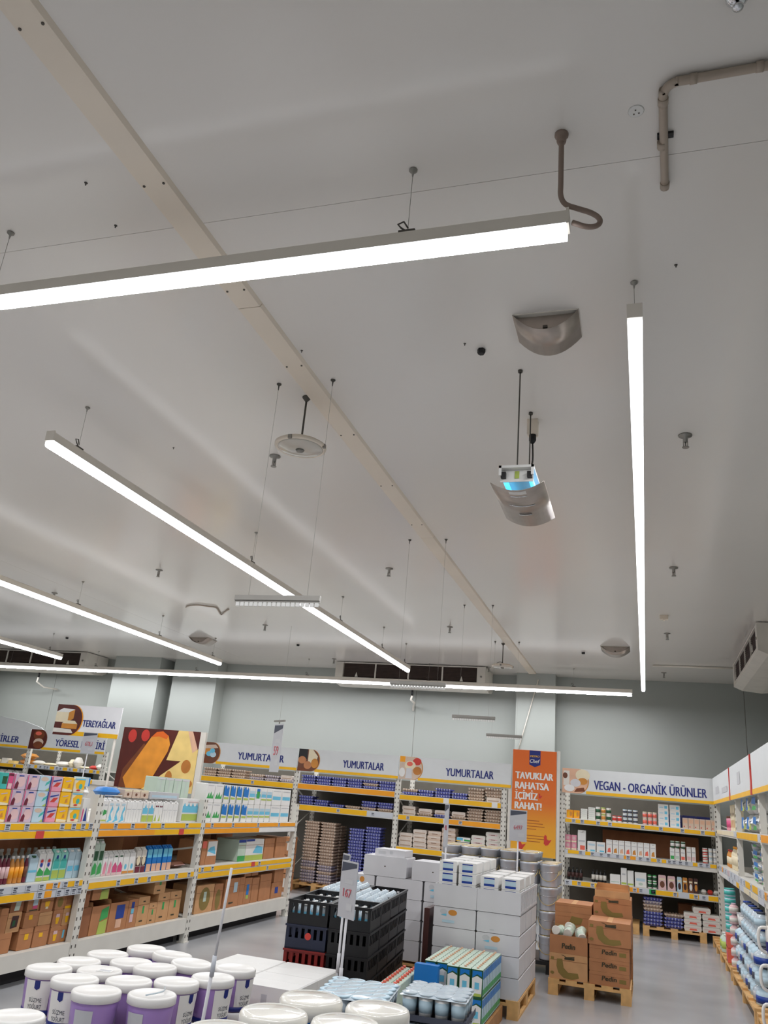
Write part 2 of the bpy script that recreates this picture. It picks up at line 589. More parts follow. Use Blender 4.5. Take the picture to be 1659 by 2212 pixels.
# ------------------------------------------------------------ sprinklers and small ceiling things
def sprinkler_mesh():
    b = MB()
    b.lathe([(.045, 0), (.045, -.008), (.016, -.014), (.016, -.05), (.010, -.055)][::-1], 14)
    b.box(-.016, -.011, -.004, .004, -.09, -.05)
    b.box(.011, .016, -.004, .004, -.09, -.05)
    b.lathe([(.006, -.088), (.006, -.05)], 8)
    b.lathe([(.022, -.094), (.024, -.09), (.006, -.088)], 12)
    return b.mesh('sprinkler', ['galv'])


SPR = [(1480, 940, 'right of the long LED line, nearest one'), (1455, 1226, 'right of the long LED line, second away'), (1441, 1368, 'right of the long LED line, third away'),
       (1434, 1453, 'right of the long LED line, farthest one'), (594, 985, 'below left of the round hanging lamp'), (841, 1228, 'in the ceiling middle beside the cover strip'),
       (972, 1354, 'in front of the middle cooler, near the cover strip'), (344, 1231, 'between the two left slanting LED lines'), (573, 1350, 'under the nearest sign rail'),
       (722, 1423, 'at the left end of the middle cooler'), (1056, 1441, 'at the right end of the middle cooler'), (118, 1281, 'above the LED line at the left edge')]
sm = sprinkler_mesh()
for x, y, where in SPR:
    p = at(x, y, Z=H_CEIL)
    tag(obj('sprinkler', sm, None, p), 'grey fire sprinkler on the ceiling ' + where, 'sprinkler', 'ceiling sprinklers')
# chrome sprinkler at the top right corner
p = at(1592, -12, Z=H_CEIL)
ch = empty('chrome_sprinkler', 'shiny chrome sprinkler at the top right picture corner', 'sprinkler', p)
obj('cup', MB().lathe([(.0, -.03), (.02, -.032), (.034, -.02), (.036, 0)], 18).mesh('cup', ['chrome']), ch)
obj('head', MB().lathe([(.005, -.065), (.016, -.06), (.018, -.054), (.008, -.05), (.008, -.03)], 14).mesh('head', ['chrome']), ch)

for k, (x, y, r, m, lab) in enumerate(((1040, 755, .024, 'black', 'black plastic plug on the ceiling left of the half round trap'), (1260, 1409, .028, 'black', 'small black plug on the ceiling near the far half round trap'),
                                       (644, 1392, .03, 'black', 'small black plug on the ceiling left of the middle cooler'), (145, 1377, .03, 'black', 'small black plug on the ceiling above the left cooler'))):
    p = at(x, y, Z=H_CEIL)
    tag(obj('ceiling_plug', MB().lathe([(r * .8, -.03), (r, -.02), (r, 0)], 6, smooth=False).mesh('ceiling_plug', [m]), None, p), lab, 'ceiling plug')
p = at(1374, 240, Z=H_CEIL)
b = MB().lathe([(.026, -.003), (.03, 0)], 16)
for dx, dy in ((-.008, .01), (.01, .008), (-.002, -.008)):
    b.lathe([(.003, -.005), (.003, -.003)], 6, m=1, cx=dx, cy=dy)
tag(obj('patch_plate', b.mesh('patch_plate', ['white', 'slot']), None, p), 'pale round patch with screw holes left of the rigid conduit', 'ceiling patch')
for x, y, lab in ((1434, 1330, 'small beige junction box on the ceiling right of the long LED line'),):
    p = at(x, y, Z=H_CEIL)
    tag(obj('junction_box', MB().box(-.05, .05, -.04, .04, -.05, 0).box(-.012, .012, -.045, .045, -.06, -.05).mesh('junction_box', ['cover_strip']), None, p), lab, 'junction box')
# small anchors left in the ceiling
for x, y, lab in ((375, 967, 'loose anchor hook on the ceiling left of the round lamp'), (250, 487, 'tiny anchor screw on the ceiling left of the cover strip'), (186, 395, 'tiny anchor screw on the ceiling at upper left'),
                  (1460, 572, 'tiny anchor screw on the ceiling right of the long LED line'), (652, 757, 'tiny anchor screw on the ceiling right beside the cover strip'), (1004, 742, 'tiny anchor screw on the ceiling beside the black plug')):
    p = at(x, y, Z=H_CEIL)
    tag(obj('anchor_screw', MB().lathe([(.003, -.014), (.003, -.003), (.008, -.002), (.008, 0)], 8).mesh('anchor_screw', ['dark_wire']), None, p), lab, 'anchor')


# ------------------------------------------------------------ round hanging lamps
def disc_lamp(x, y, lab):
    p = at(x, y, Z=H_CEIL)
    r = empty('round_pendant_lamp', lab, 'lamp', p, group='round pendant lamps')
    obj('ceiling_rose', MB().lathe([(.008, -.035), (.03, -.008), (.03, 0)], 12).mesh('ceiling_rose', ['dark_wire']), r)
    obj('rod', MB().tube([(0, 0, -.02), (0, 0, -.33)], .007, 8).mesh('rod', ['dark_wire']), r)
    obj('shade', MB().lathe([(.165, -.378), (.172, -.372), (.172, -.358), (.15, -.345), (.06, -.325), (.0, -.322)], 32).mesh('shade', ['cover_strip']), r)
    obj('glass', MB().lathe([(0, -.392), (.08, -.39), (.14, -.384), (.155, -.376)], 28).mesh('glass', ['glass_lamp']), r)
    obj('clip', MB().box(-.012, .012, -.18, -.165, -.385, -.36).mesh('clip', ['galv']), r)
    obj('clip', MB().box(.16, .178, -.01, .01, -.385, -.36).mesh('clip', ['galv']), r)
    obj('bulb', MB().lathe([(0, -.41), (.022, -.405), (.03, -.392)], 12).mesh('bulb', ['galv']), r)
    obj('cable', MB().tube(smooth_path([(0, 0, -.31), (-.04, 0, -.30), (-.085, 0, -.315), (-.09, 0, -.335)]), .005, 6).mesh('cable', ['dark_wire']), r)


disc_lamp(663, 858, 'round glass pendant lamp beside the cover strip, the near one')
disc_lamp(1087, 1390, 'small round pendant lamp near the back wall, the far one')


# ------------------------------------------------------------ insect traps
def trough(w, sag, ln, t=.004):
    n = 12
    P = []
    for k in range(n + 1):
        u = -1 + 2 * k / n
        P.append((u * w / 2, -sag * (1 - u * u)))
    b = MB()
    vs = [(x, 0, z) for x, z in P] + [(x, ln, z) for x, z in P] + [(x, 0, z + t) for x, z in P] + [(x, ln, z + t) for x, z in P]
    k = n + 1
    fs = []
    for i in range(n):
        fs += [(i, i + 1, k + i + 1, k + i), (2 * k + i, 3 * k + i, 3 * k + i + 1, 2 * k + i + 1), (i, 2 * k + i, 2 * k + i + 1, i + 1), (k + i, k + i + 1, 3 * k + i + 1, 3 * k + i)]
    fs += [(0, k, 3 * k, 2 * k), (n, 2 * k + n, 3 * k + n, k + n)]
    b.add(vs, fs, 0, True)
    return b, P


def ceiling_trap(xc, y0, w, ln, lab):
    r = empty('half_round_trap', lab, 'insect trap', (xc, y0, H_CEIL), group='half round traps on the ceiling')
    b, P = trough(w, .105, ln)
    b.v = [(x, y, z - .004) for x, y, z in b.v]
    obj('cover', b.mesh('cover', ['steel']), r)
    b2 = MB().prism([(x * .92, z * .9 - .002) for x, z in P], .03, .034)
    obj('end_plate', b2.mesh('end_plate', ['steel']), r)
    obj('base_plate', MB().box(-w / 2, w / 2, 0, ln, -.006, 0).mesh('base_plate', ['housing']), r)
    obj('latch', MB().box(-.012, .012, .02, .032, -.085, -.07).mesh('latch', ['slot']), r)


ceiling_trap(-.455, 3.70, .35, .27, 'steel half round insect trap on the ceiling, the nearest one')
p = at(1329, 1398, Z=H_CEIL)
ceiling_trap(p.x, p.y - .1, .44, .42, 'steel half round trap on the far ceiling near the long LED line')
p = at(434, 1378, Z=H_CEIL)
ceiling_trap(p.x, p.y - .1, .40, .36, 'steel half round trap on the ceiling above the left columns')

q = at(1124, 800, Z=H_CEIL)
tr = empty('hanging_insect_trap', 'hanging insect trap with curved steel cover and blue tubes', 'insect trap', (q.x, q.y, 3.47))
b, P = trough(.31, .055, .62)
obj('cover', b.mesh('cover', ['steel']), tr)
obj('base_plate', MB().box(-.10, .10, -.04, .60, .075, .09).box(-.10, -.085, -.04, -.03, .03, .09).box(.085, .10, -.04, -.03, .03, .09).box(-.095, .095, -.005, 0.0, .0, .085).mesh('base_plate', ['white']), tr)
for s in (-1, 1):
    obj('tube_holder', MB().box(s * .075 - .014, s * .075 + .014, -.03, .0, .02, .055).mesh('tube_holder', ['black']), tr)
    obj('uv_tube', MB().tube([(s * .075, .0, .03), (s * .075, .55, .03)], .015, 10).mesh('uv_tube', ['uv_glow']), tr)
obj('warning_sticker', MB().box(-.012, .014, -.008, -.006, .02, .065).mesh('warning_sticker', ['lime']), tr)
zc = -.055
b = MB()
for k, (yy, hw) in enumerate(((.09, .05), (.25, .075), (.40, .04))):
    b.tube([(x, yy, -.055 * (1 - (x / .155) ** 2) - .002) for x in [-hw + 2 * hw * i / 8 for i in range(9)]], .0035, 6)
obj('vent_slot', b.mesh('vent_slot', ['chrome']), tr)
obj('name_plate', MB().add([(x, y_, -.055 * (1 - (x / .155) ** 2) - .002) for x in (-.05, -.02, .02, .05) for y_ in (.012, .06)], [(0, 1, 3, 2), (2, 3, 5, 4), (4, 5, 7, 6)]).mesh('name_plate', ['white']), tr)
obj('hanging_chain', MB().tube([(0, 0, .09), (0, 0, H_CEIL - 3.47)], .0045, 6).lathe([(.014, H_CEIL - 3.485), (.014, H_CEIL - 3.47)], 8).mesh('hanging_chain', ['dark_wire']), tr)
q2 = at(1149, 900, Z=H_CEIL)
dx, dy = q2.x - q.x, q2.y - q.y
obj('hanging_chain', MB().tube([(dx, dy - .06, .09), (dx, dy - .06, H_CEIL - 3.47)], .0045, 6).lathe([(.014, H_CEIL - 3.485), (.014, H_CEIL - 3.47)], 8, cx=dx, cy=dy - .06).mesh('hanging_chain', ['dark_wire']), tr)
sock = empty('power_socket', 'beige power socket with black plug above the hanging insect trap', 'socket', (q2.x, q2.y + .06, H_CEIL))
obj('box', MB().box(-.035, .035, -.03, .03, -.11, 0).mesh('box', ['cover_strip']), sock)
obj('plug', MB().lathe([(.012, -.17), (.024, -.15), (.024, -.11)], 10).mesh('plug', ['black']), sock)
obj('cord', MB().tube(smooth_path([(0, 0, -.165), (.01, -.05, -.25), (.03, -.2, -.4), (.045, -.45, -.55), (.06, -.58, -.62)]), .006, 6).mesh('cord', ['black']), sock)

# ------------------------------------------------------------ sign rails hanging in a row
for k, (yr, lab) in enumerate(((4.235, 'nearest hanging sign rail with a toothed lower edge, crossing the slanting LED line'), (7.51, 'second hanging sign rail, in front of the middle cooler'),
                               (10.28, 'third hanging sign rail, in front of the bare back wall'), (12.72, 'farthest hanging sign rail, in front of the middle column'))):
    r = empty('sign_rail', lab, 'sign rail', (-2.05, yr, 2.74), group='hanging sign rails')
    obj('rail', MB().box(-.275, .275, -.012, .012, .0, .03).box(-.275, .275, -.004, .004, -.012, 0).mesh('rail', ['galv']), r)
    b = MB()
    for j in range(18):
        b.box(-.265 + j * .03, -.243 + j * .03, -.006, .006, -.035, -.012)
    obj('clip_strip', b.mesh('clip_strip', ['white']), r)
    for s in (-.19, .19):
        t = H_CEIL - 2.74 - .001
        obj('hanging_wire', MB().tube([(s, 0, .03), (s, 0, t)], .0009, 5).lathe([(.003, t - .045), (.005, t - .015), (.016, t - .005), (.016, t)], 10, cx=s, m=1).mesh('hanging_wire', ['wire', 'dark_wire']), r)

# cable loop lying against the ceiling
lp = [at(x, y, Z=H_CEIL - .015) for x, y in ((402, 1312), (410, 1308), (430, 1307), (450, 1310), (466, 1312), (472, 1320), (478, 1328), (486, 1322), (494, 1316))]
tag(obj('loose_cable', MB().tube(smooth_path(lp, 3), .012, 6).mesh('loose_cable', ['pipe'])), 'loose pale cable bent along the ceiling between the left LED lines', 'cable')


# ------------------------------------------------------------ evaporator coolers
def cooler(lab, ln, loc, rz, cells):
    """local: front looks to -Y, hangs under z = 0"""
    r = empty('air_cooler', lab, 'air cooler', loc, rz, 'ceiling air coolers')
    h = ln / 2
    b = MB()
    b.box(-h + .01, h - .01, .07, .79, -.03, -.014)
    b.box(-h + .01, h - .01, .05, .79, -.30, -.03)
    b.box(-h, -h + .16, .0, .80, -.309, -.012)
    b.box(h - .16, h, .0, .80, -.309, -.012)
    b.box(-h + .161, h - .161, .004, .06, -.035, -.013)
    obj('casing', b.mesh('casing', ['offwhite']), r)
    cw = (ln - .32) / cells
    for c in range(cells):
        x0 = -h + .16 + c * cw
        g = MB().box(x0 + .015, x0 + cw - .015, .03, .049, -.30, -.036)
        for j in range(9):
            g.box(x0 + .015, x0 + cw - .015, .022, .03, -.29 + j * .028, -.286 + j * .028)
        obj('grille', g.mesh('grille', ['fan_dark']), r)
        if c:
            obj('divider', MB().box(x0 - .014, x0 + .014, .008, .049, -.31, -.036).mesh('divider', ['offwhite']), r)
    obj('drip_tray', MB().prism([(.0, -.365), (.12, -.42), (.40, -.45), (.68, -.42), (.81, -.365), (.81, -.31), (.0, -.31)][::-1], -h - .01, h + .01, axis='x').mesh('drip_tray', ['offwhite']), r)
    obj('end_knob', MB().lathe([(.02, 0), (.02, .012)], 10).mesh('end_knob', ['galv']), r, (h - .08, 0, -.2), rot=(R90, 0, 0))
    obj('drain_nipple', MB().lathe([(.022, -.56), (.022, -.46)], 10, cy=.4).mesh('drain_nipple', ['black']), r)
    for s in (-.5, .5):
        obj('hook', MB().prism([(-.03, 0), (.03, 0), (0, .09)], -.012, .0).mesh('hook', ['offwhite']), r, (s * ln * .7, -.005, -.30))
    return r


cooler('long ceiling air cooler on the back wall in the picture middle', 3.02, (-4.34, 15.14, H_CEIL), 0.0, 4)
cooler('ceiling air cooler at the far left behind the shortest LED line', 3.0, (-13.28, 15.14, H_CEIL), 0.0, 4)
cooler('ceiling air cooler at the right picture edge, seen from below', 3.1, (1.38, 12.5, H_CEIL), -R90, 4)
# drain pipes
dp = [Vector((-4.34, 15.54, 3.635)), Vector((-4.36, 15.54, 3.56)), Vector((-4.34, 15.75, 3.52)), Vector((-4.44, 16.05, 3.50)), Vector((-4.44, 16.06, 3.40))]
tag(obj('drain_pipe', MB().tube(dp, .02, 8).mesh('drain_pipe', ['offwhite'])), 'white drain pipe below the middle cooler', 'pipe')
dp = [Vector((-13.28, 15.54, 3.635)), Vector((-13.3, 15.54, 3.54)), Vector((-13.3, 15.8, 3.45)), Vector((-13.1, 16.06, 3.44))]
tag(obj('drain_pipe', MB().tube(dp, .02, 8).mesh('drain_pipe', ['offwhite'])), 'white drain pipe below the far left cooler', 'pipe')
dp = [Vector((1.78, 12.5, 3.61)), Vector((1.80, 12.5, 3.57)), Vector((1.86, 12.1, 3.54)), Vector((1.90, 11.7, 3.46)), Vector((2.3, 11.6, 3.42))]
tag(obj('drain_pipe', MB().tube(smooth_path(dp, 3), .024, 8).mesh('drain_pipe', ['offwhite'])), 'white drain hose dangling below the right cooler', 'pipe')
a, c = at(1163, 1468, Y=15.73), at(1118, 1625, Y=15.73)
tag(obj('column_pipe', MB().tube([a, a * .72 + c * .28, c * .6 + a * .4, c], .010, 6).mesh('column_pipe', ['housing'])), 'thin pale pipe slanting down the middle column', 'pipe')
a, c = at(1410, 1438, Z=H_CEIL - .02), at(1590, 1441, Z=H_CEIL - .02)
tag(obj('ceiling_pipe', MB().tube([a, (c.x + .1, a.y, a.z)], .016, 6).mesh('ceiling_pipe', ['housing'])), 'thin pipe on the ceiling left of the right cooler', 'pipe')
# ------------------------------------------------------------ racks
def tag_mesh(m='tag', w=.062, h=.052):
    def make():
        b = MB().box(-w / 2, w / 2, -.004, 0, -h / 2, h / 2)
        b.box(-w * .36, w * .36, -.0048, -.004, h * .10, h * .34, 1)
        b.box(-w * .36, w * .2, -.0048, -.004, -h * .12, h * .0, 1)
        b.box(-w * .36, w * .36, -.0048, -.004, -h * .36, -h * .24, 1)
        return b.mesh('price_tag', [m, 'tag_print'])
    return cached(('tag', m, w, h), make)


def upright_mesh(h, w=.09):
    def make():
        b = MB().box(-w / 2, w / 2, -.03, .03, 0, h)
        b.box(-w / 2 - .012, w / 2 + .012, -.04, .05, 0, .012)
        n = int(h / .075)
        for k in range(n):
            z = .05 + k * .075
            for s in (-1, 1):
                b.box(s * w * .32 - .007, s * w * .32 + .007, -.0315, -.03, z, z + .028, 1)
        return b.mesh('upright', ['rack_white', 'slot'])
    return cached(('upright', round(h, 2), w), make)


def rack(name, lab, loc, rz, posts, depth, height, bays, back=None, tagw=.062, shade_plinth=False):
    """bays: (i, j, [(z_top, beam_height, [strip, ...])]) ; strip: (z0, z1, [(u0, u1, material)], [tag u], [(u, tag material)])"""
    r = empty(name, lab, 'rack', loc, rz)
    for x in posts:
        obj('upright', upright_mesh(height), r, (x, .0, 0))
        obj('upright', upright_mesh(height), r, (x, depth, 0))
        b = MB()
        z = .25
        k = 0
        while z < height - .62:
            y0, y1 = (.03, depth - .03) if k % 2 == 0 else (depth - .03, .03)
            b.tube([(x, y0, z), (x, y1, z + .35)], .012, 6)
            z += .38
            k += 1
        obj('brace', b.mesh('brace', ['rack_white']), r)
    if shade_plinth:
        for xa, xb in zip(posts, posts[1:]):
            obj('plinth', MB().box(xa + .05, xb - .05, .10, .115, 0, .118).mesh('plinth', ['plinth']), r)  # dark board put in to imitate the shade below the base beam
    for i, j, shelves in bays:
        x0, x1 = posts[i] + .048, posts[j] - .048
        if back:
            obj('back_panel', MB().box(x0, x1, depth - .02, depth - .005, back[0], back[1]).mesh('back_panel', ['rack_back']), r)
        for zt, bh, strips in shelves:
            obj('shelf_deck', MB().box(x0, x1, .03, depth - .03, zt - .028, zt - .002).mesh('shelf_deck', ['rack_white']), r)
            obj('shelf_beam', MB().box(x0, x1, -.028, .03, zt - bh, zt).mesh('shelf_beam', ['rack_white']), r)
            obj('shelf_beam', MB().box(x0, x1, depth - .03, depth + .02, zt - bh, zt).mesh('shelf_beam', ['rack_white']), r)
            for z0, z1, segs, tags, odd in strips:
                b = MB().box(x0 + .004, x1 - .004, -.034, -.028, z0, z1, 0)
                names = ['tag']
                for u0, u1, m in segs:
                    if m not in names:
                        names.append(m)
                    b.box(x0 + .004 + u0 * (x1 - x0 - .008), x0 + .004 + u1 * (x1 - x0 - .008), -.036, -.034, z0 + .004, z1 - .004, names.index(m))
                st = obj('price_strip', b.mesh('price_strip', names), r)
                for u in tags:
                    obj('price_tag', tag_mesh('tag', tagw, min(.056, z1 - z0)), st, (x0 + u * (x1 - x0), -.036, (z0 + z1) / 2))
                for u, m in odd:
                    obj('price_tag', MB().box(-.05, .05, -.004, 0, -(z1 - z0) / 2, (z1 - z0) / 2).mesh('price_tag', [m]), st, (x0 + u * (x1 - x0), -.036, (z0 + z1) / 2))
    return r


XL = -4.95
YP = [4.6, at(184, 1878, X=XL).y, at(417, 1890, X=XL).y, at(628, 1850, X=XL).y]
F = lambda *s: list(s)
Yw, Og, Tg = 'yellow', 'orange', 'tag'
left_rack = rack('shelf_rack', 'long white rack on the left with milk cartons and brown boxes', (XL, 0, 0), R90, YP, 1.9, 1.50, [
    (0, 1, [(1.25, .125, [(1.195, 1.25, [(0, 1, Yw)], (.50, .60, .80, .87, .93, .98), []), (1.128, 1.188, [(0, 1, Yw)], (), [(.68, 'tag_red')])]),
            (.775, .13, [(.715, .768, [(.78, .86, Og), (.9, 1, Yw)], (.46, .54, .61, .68, .75, .83, .89, .96), []), (.648, .708, [(0, .72, Yw), (.78, .82, Og)], (.75, .86, .91, .95, .985), [])]),
            (.25, .13, [])]),
    (1, 2, [(1.25, .125, [(1.195, 1.25, [(0, .4, Og), (.4, 1, Yw)], (.13, .28, .43, .57, .83), []), (1.128, 1.188, [(0, .5, Og), (.5, 1, Yw)], (), [(.78, 'tag_red')])]),
            (.765, .10, [(.675, .735, [(0, 1, Yw)], (.24, .40, .52, .70, .80, .94), [])]),
            (.25, .15, [])]),
    (2, 3, [(1.25, .125, [(1.195, 1.25, [(0, 1, Og)], (.06, .26, .53, .78), []), (1.128, 1.188, [(0, .55, Og), (.55, 1, 'white')], (), [])]),
            (.775, .14, [(.715, .77, [(0, 1, Yw)], (.03, .12, .60), [(.53, 'tag_red')]), (.645, .705, [(0, 1, Yw)], (.70,), [])]),
            (.25, .15, [])])], shade_plinth=True)

YB = 14.9
XB = [-8.42, -6.31, -4.30, -2.36]
egg_rack = rack('shelf_rack', 'white egg rack on the back wall under the three egg signs', (0, YB, 0), 0, XB, 1.0, 2.10, [
    (0, 1, [(1.82, .11, [(1.72, 1.815, [(0, 1, Yw)], (.58,), [])])]),
    (1, 2, [(1.83, .11, [(1.73, 1.825, [(0, 1, Og)], (), [])]), (1.46, .11, [(1.36, 1.455, [(0, .74, Yw)], (.45, .80), [])])]),
    (2, 3, [(1.79, .10, [(1.70, 1.785, [(0, 1, Yw)], (), [(.47, 'white'), (.94, 'white')])]), (1.45, .10, [(1.36, 1.445, [(0, .45, Yw), (.45, 1, Og)], (.1, .62), [(.48, 'white')])]), (.92, .10, [(.83, .915, [(0, 1, Yw)], (), [])])])],
    back=(.1, 2.05))

XV = [-1.36, 1.10]
vegan_rack = rack('shelf_rack', 'white rack in the right corner under the vegan organic sign', (0, YB, 0), 0, XV, 1.0, 2.10, [
    (0, 1, [(1.65, .09, [(1.575, 1.64, [(0, 1, Yw)], (.06, .12, .23, .31, .53, .65, .79, .92), [])]),
            (1.15, .12, [(1.09, 1.15, [(.02, .1, Yw), (.14, .2, Yw), (.4, .48, Og), (.58, .62, Yw), (.65, .68, Yw), (.85, .88, Yw), (.96, 1, Yw)], (.11, .19, .25, .30, .36, .43, .51, .56, .63, .70, .73, .77, .81, .90, .94), [])]),
            (.69, .09, [(.61, .685, [(.05, .36, Yw), (.42, .50, Og), (.6, .75, Yw), (.82, .88, Yw), (.94, 1, Yw)], (.02, .10, .19, .29, .40, .47, .51, .59, .73, .86, .91), [(.36, 'tag_green'), (.585, 'tag_green')])])])],
    back=(.1, 2.05))

XR = 1.10
YR = [14.75, 11.60, 9.25, 6.9]
right_rack = rack('shelf_rack', 'white rack along the right wall with blue and white bags', (XR, 0, 0), -R90, [-y for y in YR], 1.05, 2.10, [
    (0, 1, [(1.68, .09, [(1.61, 1.675, [(0, .9, 'cream')], (), [])]), (1.17, .15, [(1.09, 1.165, [(.2, .26, Og), (.5, .6, 'rose')], (.05, .12, .2, .3, .42, .55, .7, .85), []), (1.02, 1.085, [(0, .5, 'white'), (.9, 1, Yw)], (.6, .75), [])])]),
    (1, 2, [(1.68, .09, [(1.60, 1.675, [(0, .92, Yw)], (), [])]), (1.17, .15, [(1.09, 1.165, [(.3, .5, Yw), (.6, .8, Yw)], (.1, .25, .55, .9), []), (1.02, 1.085, [(.2, .8, 'cream')], (.5,), [])])]),
    (2, 3, [(1.68, .09, [(1.60, 1.675, [(0, 1, Og)], (), [])]), (1.17, .15, [(1.09, 1.165, [(0, 1, Og)], (.1, .3), [])])])],
    back=(.1, 2.05))

XC = [-15.0 + .1, -12.53, -10.62]
cheese_rack = rack('shelf_rack', 'white cheese rack at the far left behind the long rack', (0, YB, 0), 0, XC, 1.0, 2.10, [
    (0, 1, [(1.72, .08, [(1.64, 1.715, [(0, 1, Yw)], (.9,), [])]), (1.32, .08, [])]),
    (1, 2, [(1.74, .08, [(1.665, 1.735, [(.1, .14, Yw), (.32, .38, Yw), (.5, .56, Yw), (.64, .7, Yw), (.86, .92, Yw), (.96, 1, Yw)], (.04, .19, .25, .29, .42, .47, .6, .74, .8, .93), [])]), (1.30, .08, [])])],
    back=(.1, 2.05))


# ------------------------------------------------------------ header signs
def header(lab, x0, x1, text, tx, tw, th, prints, z0=2.05, z1=2.45, y=YB - .075, panel='sign_white', pu=.22, stripe=.048, rz=0.0, org=None, name='header_sign'):
    org = org or Vector((x0, y, z0))
    w, h = x1 - x0, z1 - z0
    r = tag(obj(name, MB().box(0, w, 0, .02, 0, h).mesh('panel', [panel]), None, org, rz), lab, 'sign')
    obj('stripe', MB().box(w * pu * .8, w, -.003, 0, 0, stripe).mesh('stripe', ['yellow']), r)
    if prints:
        obj('photo_print', flat_print(prints, 0, h * 1.0, 0, h, -.0035), r)
    if text:
        obj('lettering', text_mesh(text, th * 1.16, 'navy', width=tw, fat=th * .022), r, (tx - x0, -.003, h * .46))
    return r


def half_disc(m, edge='amber'):
    """a photo whose right side bulges out in a round edge"""
    P = [(0, 0), (.62, 0)] + [(.62 + .45 * math.cos(a), .5 + .5 * math.sin(a)) for a in [-R90 + math.pi * k / 12 for k in range(1, 12)]] + [(.62, 1), (0, 1)]
    Q = [(0, 0), (.66, 0)] + [(.66 + .45 * math.cos(a), .5 + .5 * math.sin(a)) for a in [-R90 + math.pi * k / 12 for k in range(1, 12)]] + [(.66, 1), (0, 1)]
    return [('p', edge, Q), ('p', m, P)]


header('white egg sign with blue eggs picture, reading YUMURTALAR, partly behind a hanging card', XB[0] + .02, XB[1] - .0, 'YUMURTALAR', -7.08, .98, .165,
       half_disc('brown') + [('p', 'beige', [(0, .82), (.8, .9), (.95, .75), (.5, .68), (0, .7)]), ('e', 'amber', .45, .55, .3, .16), ('e', 'sky', .5, .45, .16, .12), ('e', 'pale_blue', .72, .42, .17, .13), ('e', 'sky', .66, .6, .14, .11), ('p', 'crust', [(0, 0), (.55, 0), (.4, .2), (0, .3)])])
header('white egg sign with brown eggs picture, reading YUMURTALAR, the middle one', XB[1] + .02, XB[2] - .0, 'YUMURTALAR', -4.98, .80, .165,
       half_disc('brown') + [('p', 'black', [(0, .6), (.45, .55), (.45, 1), (0, 1)]), ('p', 'cream', [(.5, .4), (.9, .35), (.98, .7), (.7, 1), (.5, 1)]), ('e', 'eggshell_brown', .2, .5, .2, .17), ('e', 'eggshell_brown', .5, .28, .2, .18), ('e', 'amber', .85, .38, .18, .22), ('p', 'crust', [(0, 0), (.6, 0), (.4, .12), (0, .18)])])
header('white egg sign with boiled egg breakfast picture, reading YUMURTALAR, beside the orange banner', XB[2] + .02, XB[3] + .12, 'YUMURTALAR', -2.98, .86, .165,
       half_disc('beige') + [('p', 'orange', [(0, .75), (.25, .75), (.25, 1), (0, 1)]), ('e', 'red', .82, .8, .2, .16), ('e', 'cream', .5, .62, .26, .2), ('e', 'coral', .48, .68, .14, .1), ('p', 'shade_white', [(.3, .05), (.62, .05), (.58, .5), (.34, .5)]), ('e', 'cheese_hole', .85, .4, .2, .18), ('e', 'white', .14, .3, .14, .2)])
header('wide white sign in the right corner reading VEGAN - ORGANİK ÜRÜNLER', -1.36, 1.12, 'VEGAN - ORGANİK ÜRÜNLER', .06, 1.78, .175,
       half_disc('print_pink') + [('e', 'cream', .85, .75, .3, .24), ('p', 'offwhite', [(.05, .3), (.3, .3), (.3, .9), (.05, .9)]), ('e', 'brown', .12, .7, .1, .12), ('e', 'amber', .85, .5, .2, .14), ('e', 'shade_white', .55, .42, .22, .16), ('e', 'white', .3, .2, .22, .14), ('p', 'crust', [(.5, .05), (.95, .1), (.9, .25), (.6, .2)])], pu=.20)
header('white cheese sign at the left picture edge ending in NİRLER', -14.9, -12.55, 'PEYNİRLER', -13.28, .95, .165, [], pu=0)
header('white sign reading YÖRESEL PEYNİRİ with a brown cheese picture', -12.53, -10.62, 'YÖRESEL PEYNİRİ', -11.25, 1.22, .165,
       half_disc('print_brown', 'crust') + [('e', 'crust', .55, .72, .35, .26), ('e', 'coral', .5, .8, .2, .1), ('e', 'beige', .6, .35, .32, .2), ('e', 'crust', .6, .22, .3, .18)])
# right wall header panels, looking left
for k, (ya, yb, lab) in enumerate(((14.72, 11.92, 'white header panel on the right wall, touching the corner'), (11.80, 9.55, 'white header panel on the right wall with one pale square'), (9.40, 7.0, 'white header panel on the right wall at the picture edge'))):
    w = ya - yb
    r = tag(obj('header_sign', MB().box(0, w, 0, .02, 0, .4).mesh('panel', ['sign_white']), None, (XR - .06, ya, 2.05), -R90), lab, 'sign')
    obj('stripe', MB().box(0, w, -.003, 0, 0, .05).mesh('stripe', ['yellow']), r)
    if k < 2:
        rw = .11
        obj('ribbon', MB().prism([(w, .0), (w + rw, 0), (w + rw, .1), (w + .06, .25), (w + .09, .4), (w + .03, .4), (w + .03, .12), (w, .06)], -.006, .014).mesh('ribbon', ['red']), r)
        obj('panel_print', flat_print([('r', 'print_grey', .42, .38, .56, .72)] if k else [('r', 'print_grey', .2, .35, .4, .6), ('r', 'print_grey', .6, .3, .9, .48)], 0, w, 0, .4, -.002), r)
# raised panels with a red line behind the far left sign
tag(obj('arched_panel', MB().prism([(-1.6, .0), (1.0, 0), (.9, .06), (.45, .17), (-.2, .24), (-1.0, .22), (-1.6, .12)], 0, .03).mesh('arched_panel', ['sign_white']), None, (-13.35, YB + .1, 2.44)), 'white arched panel above the cheese sign at the left edge', 'sign')

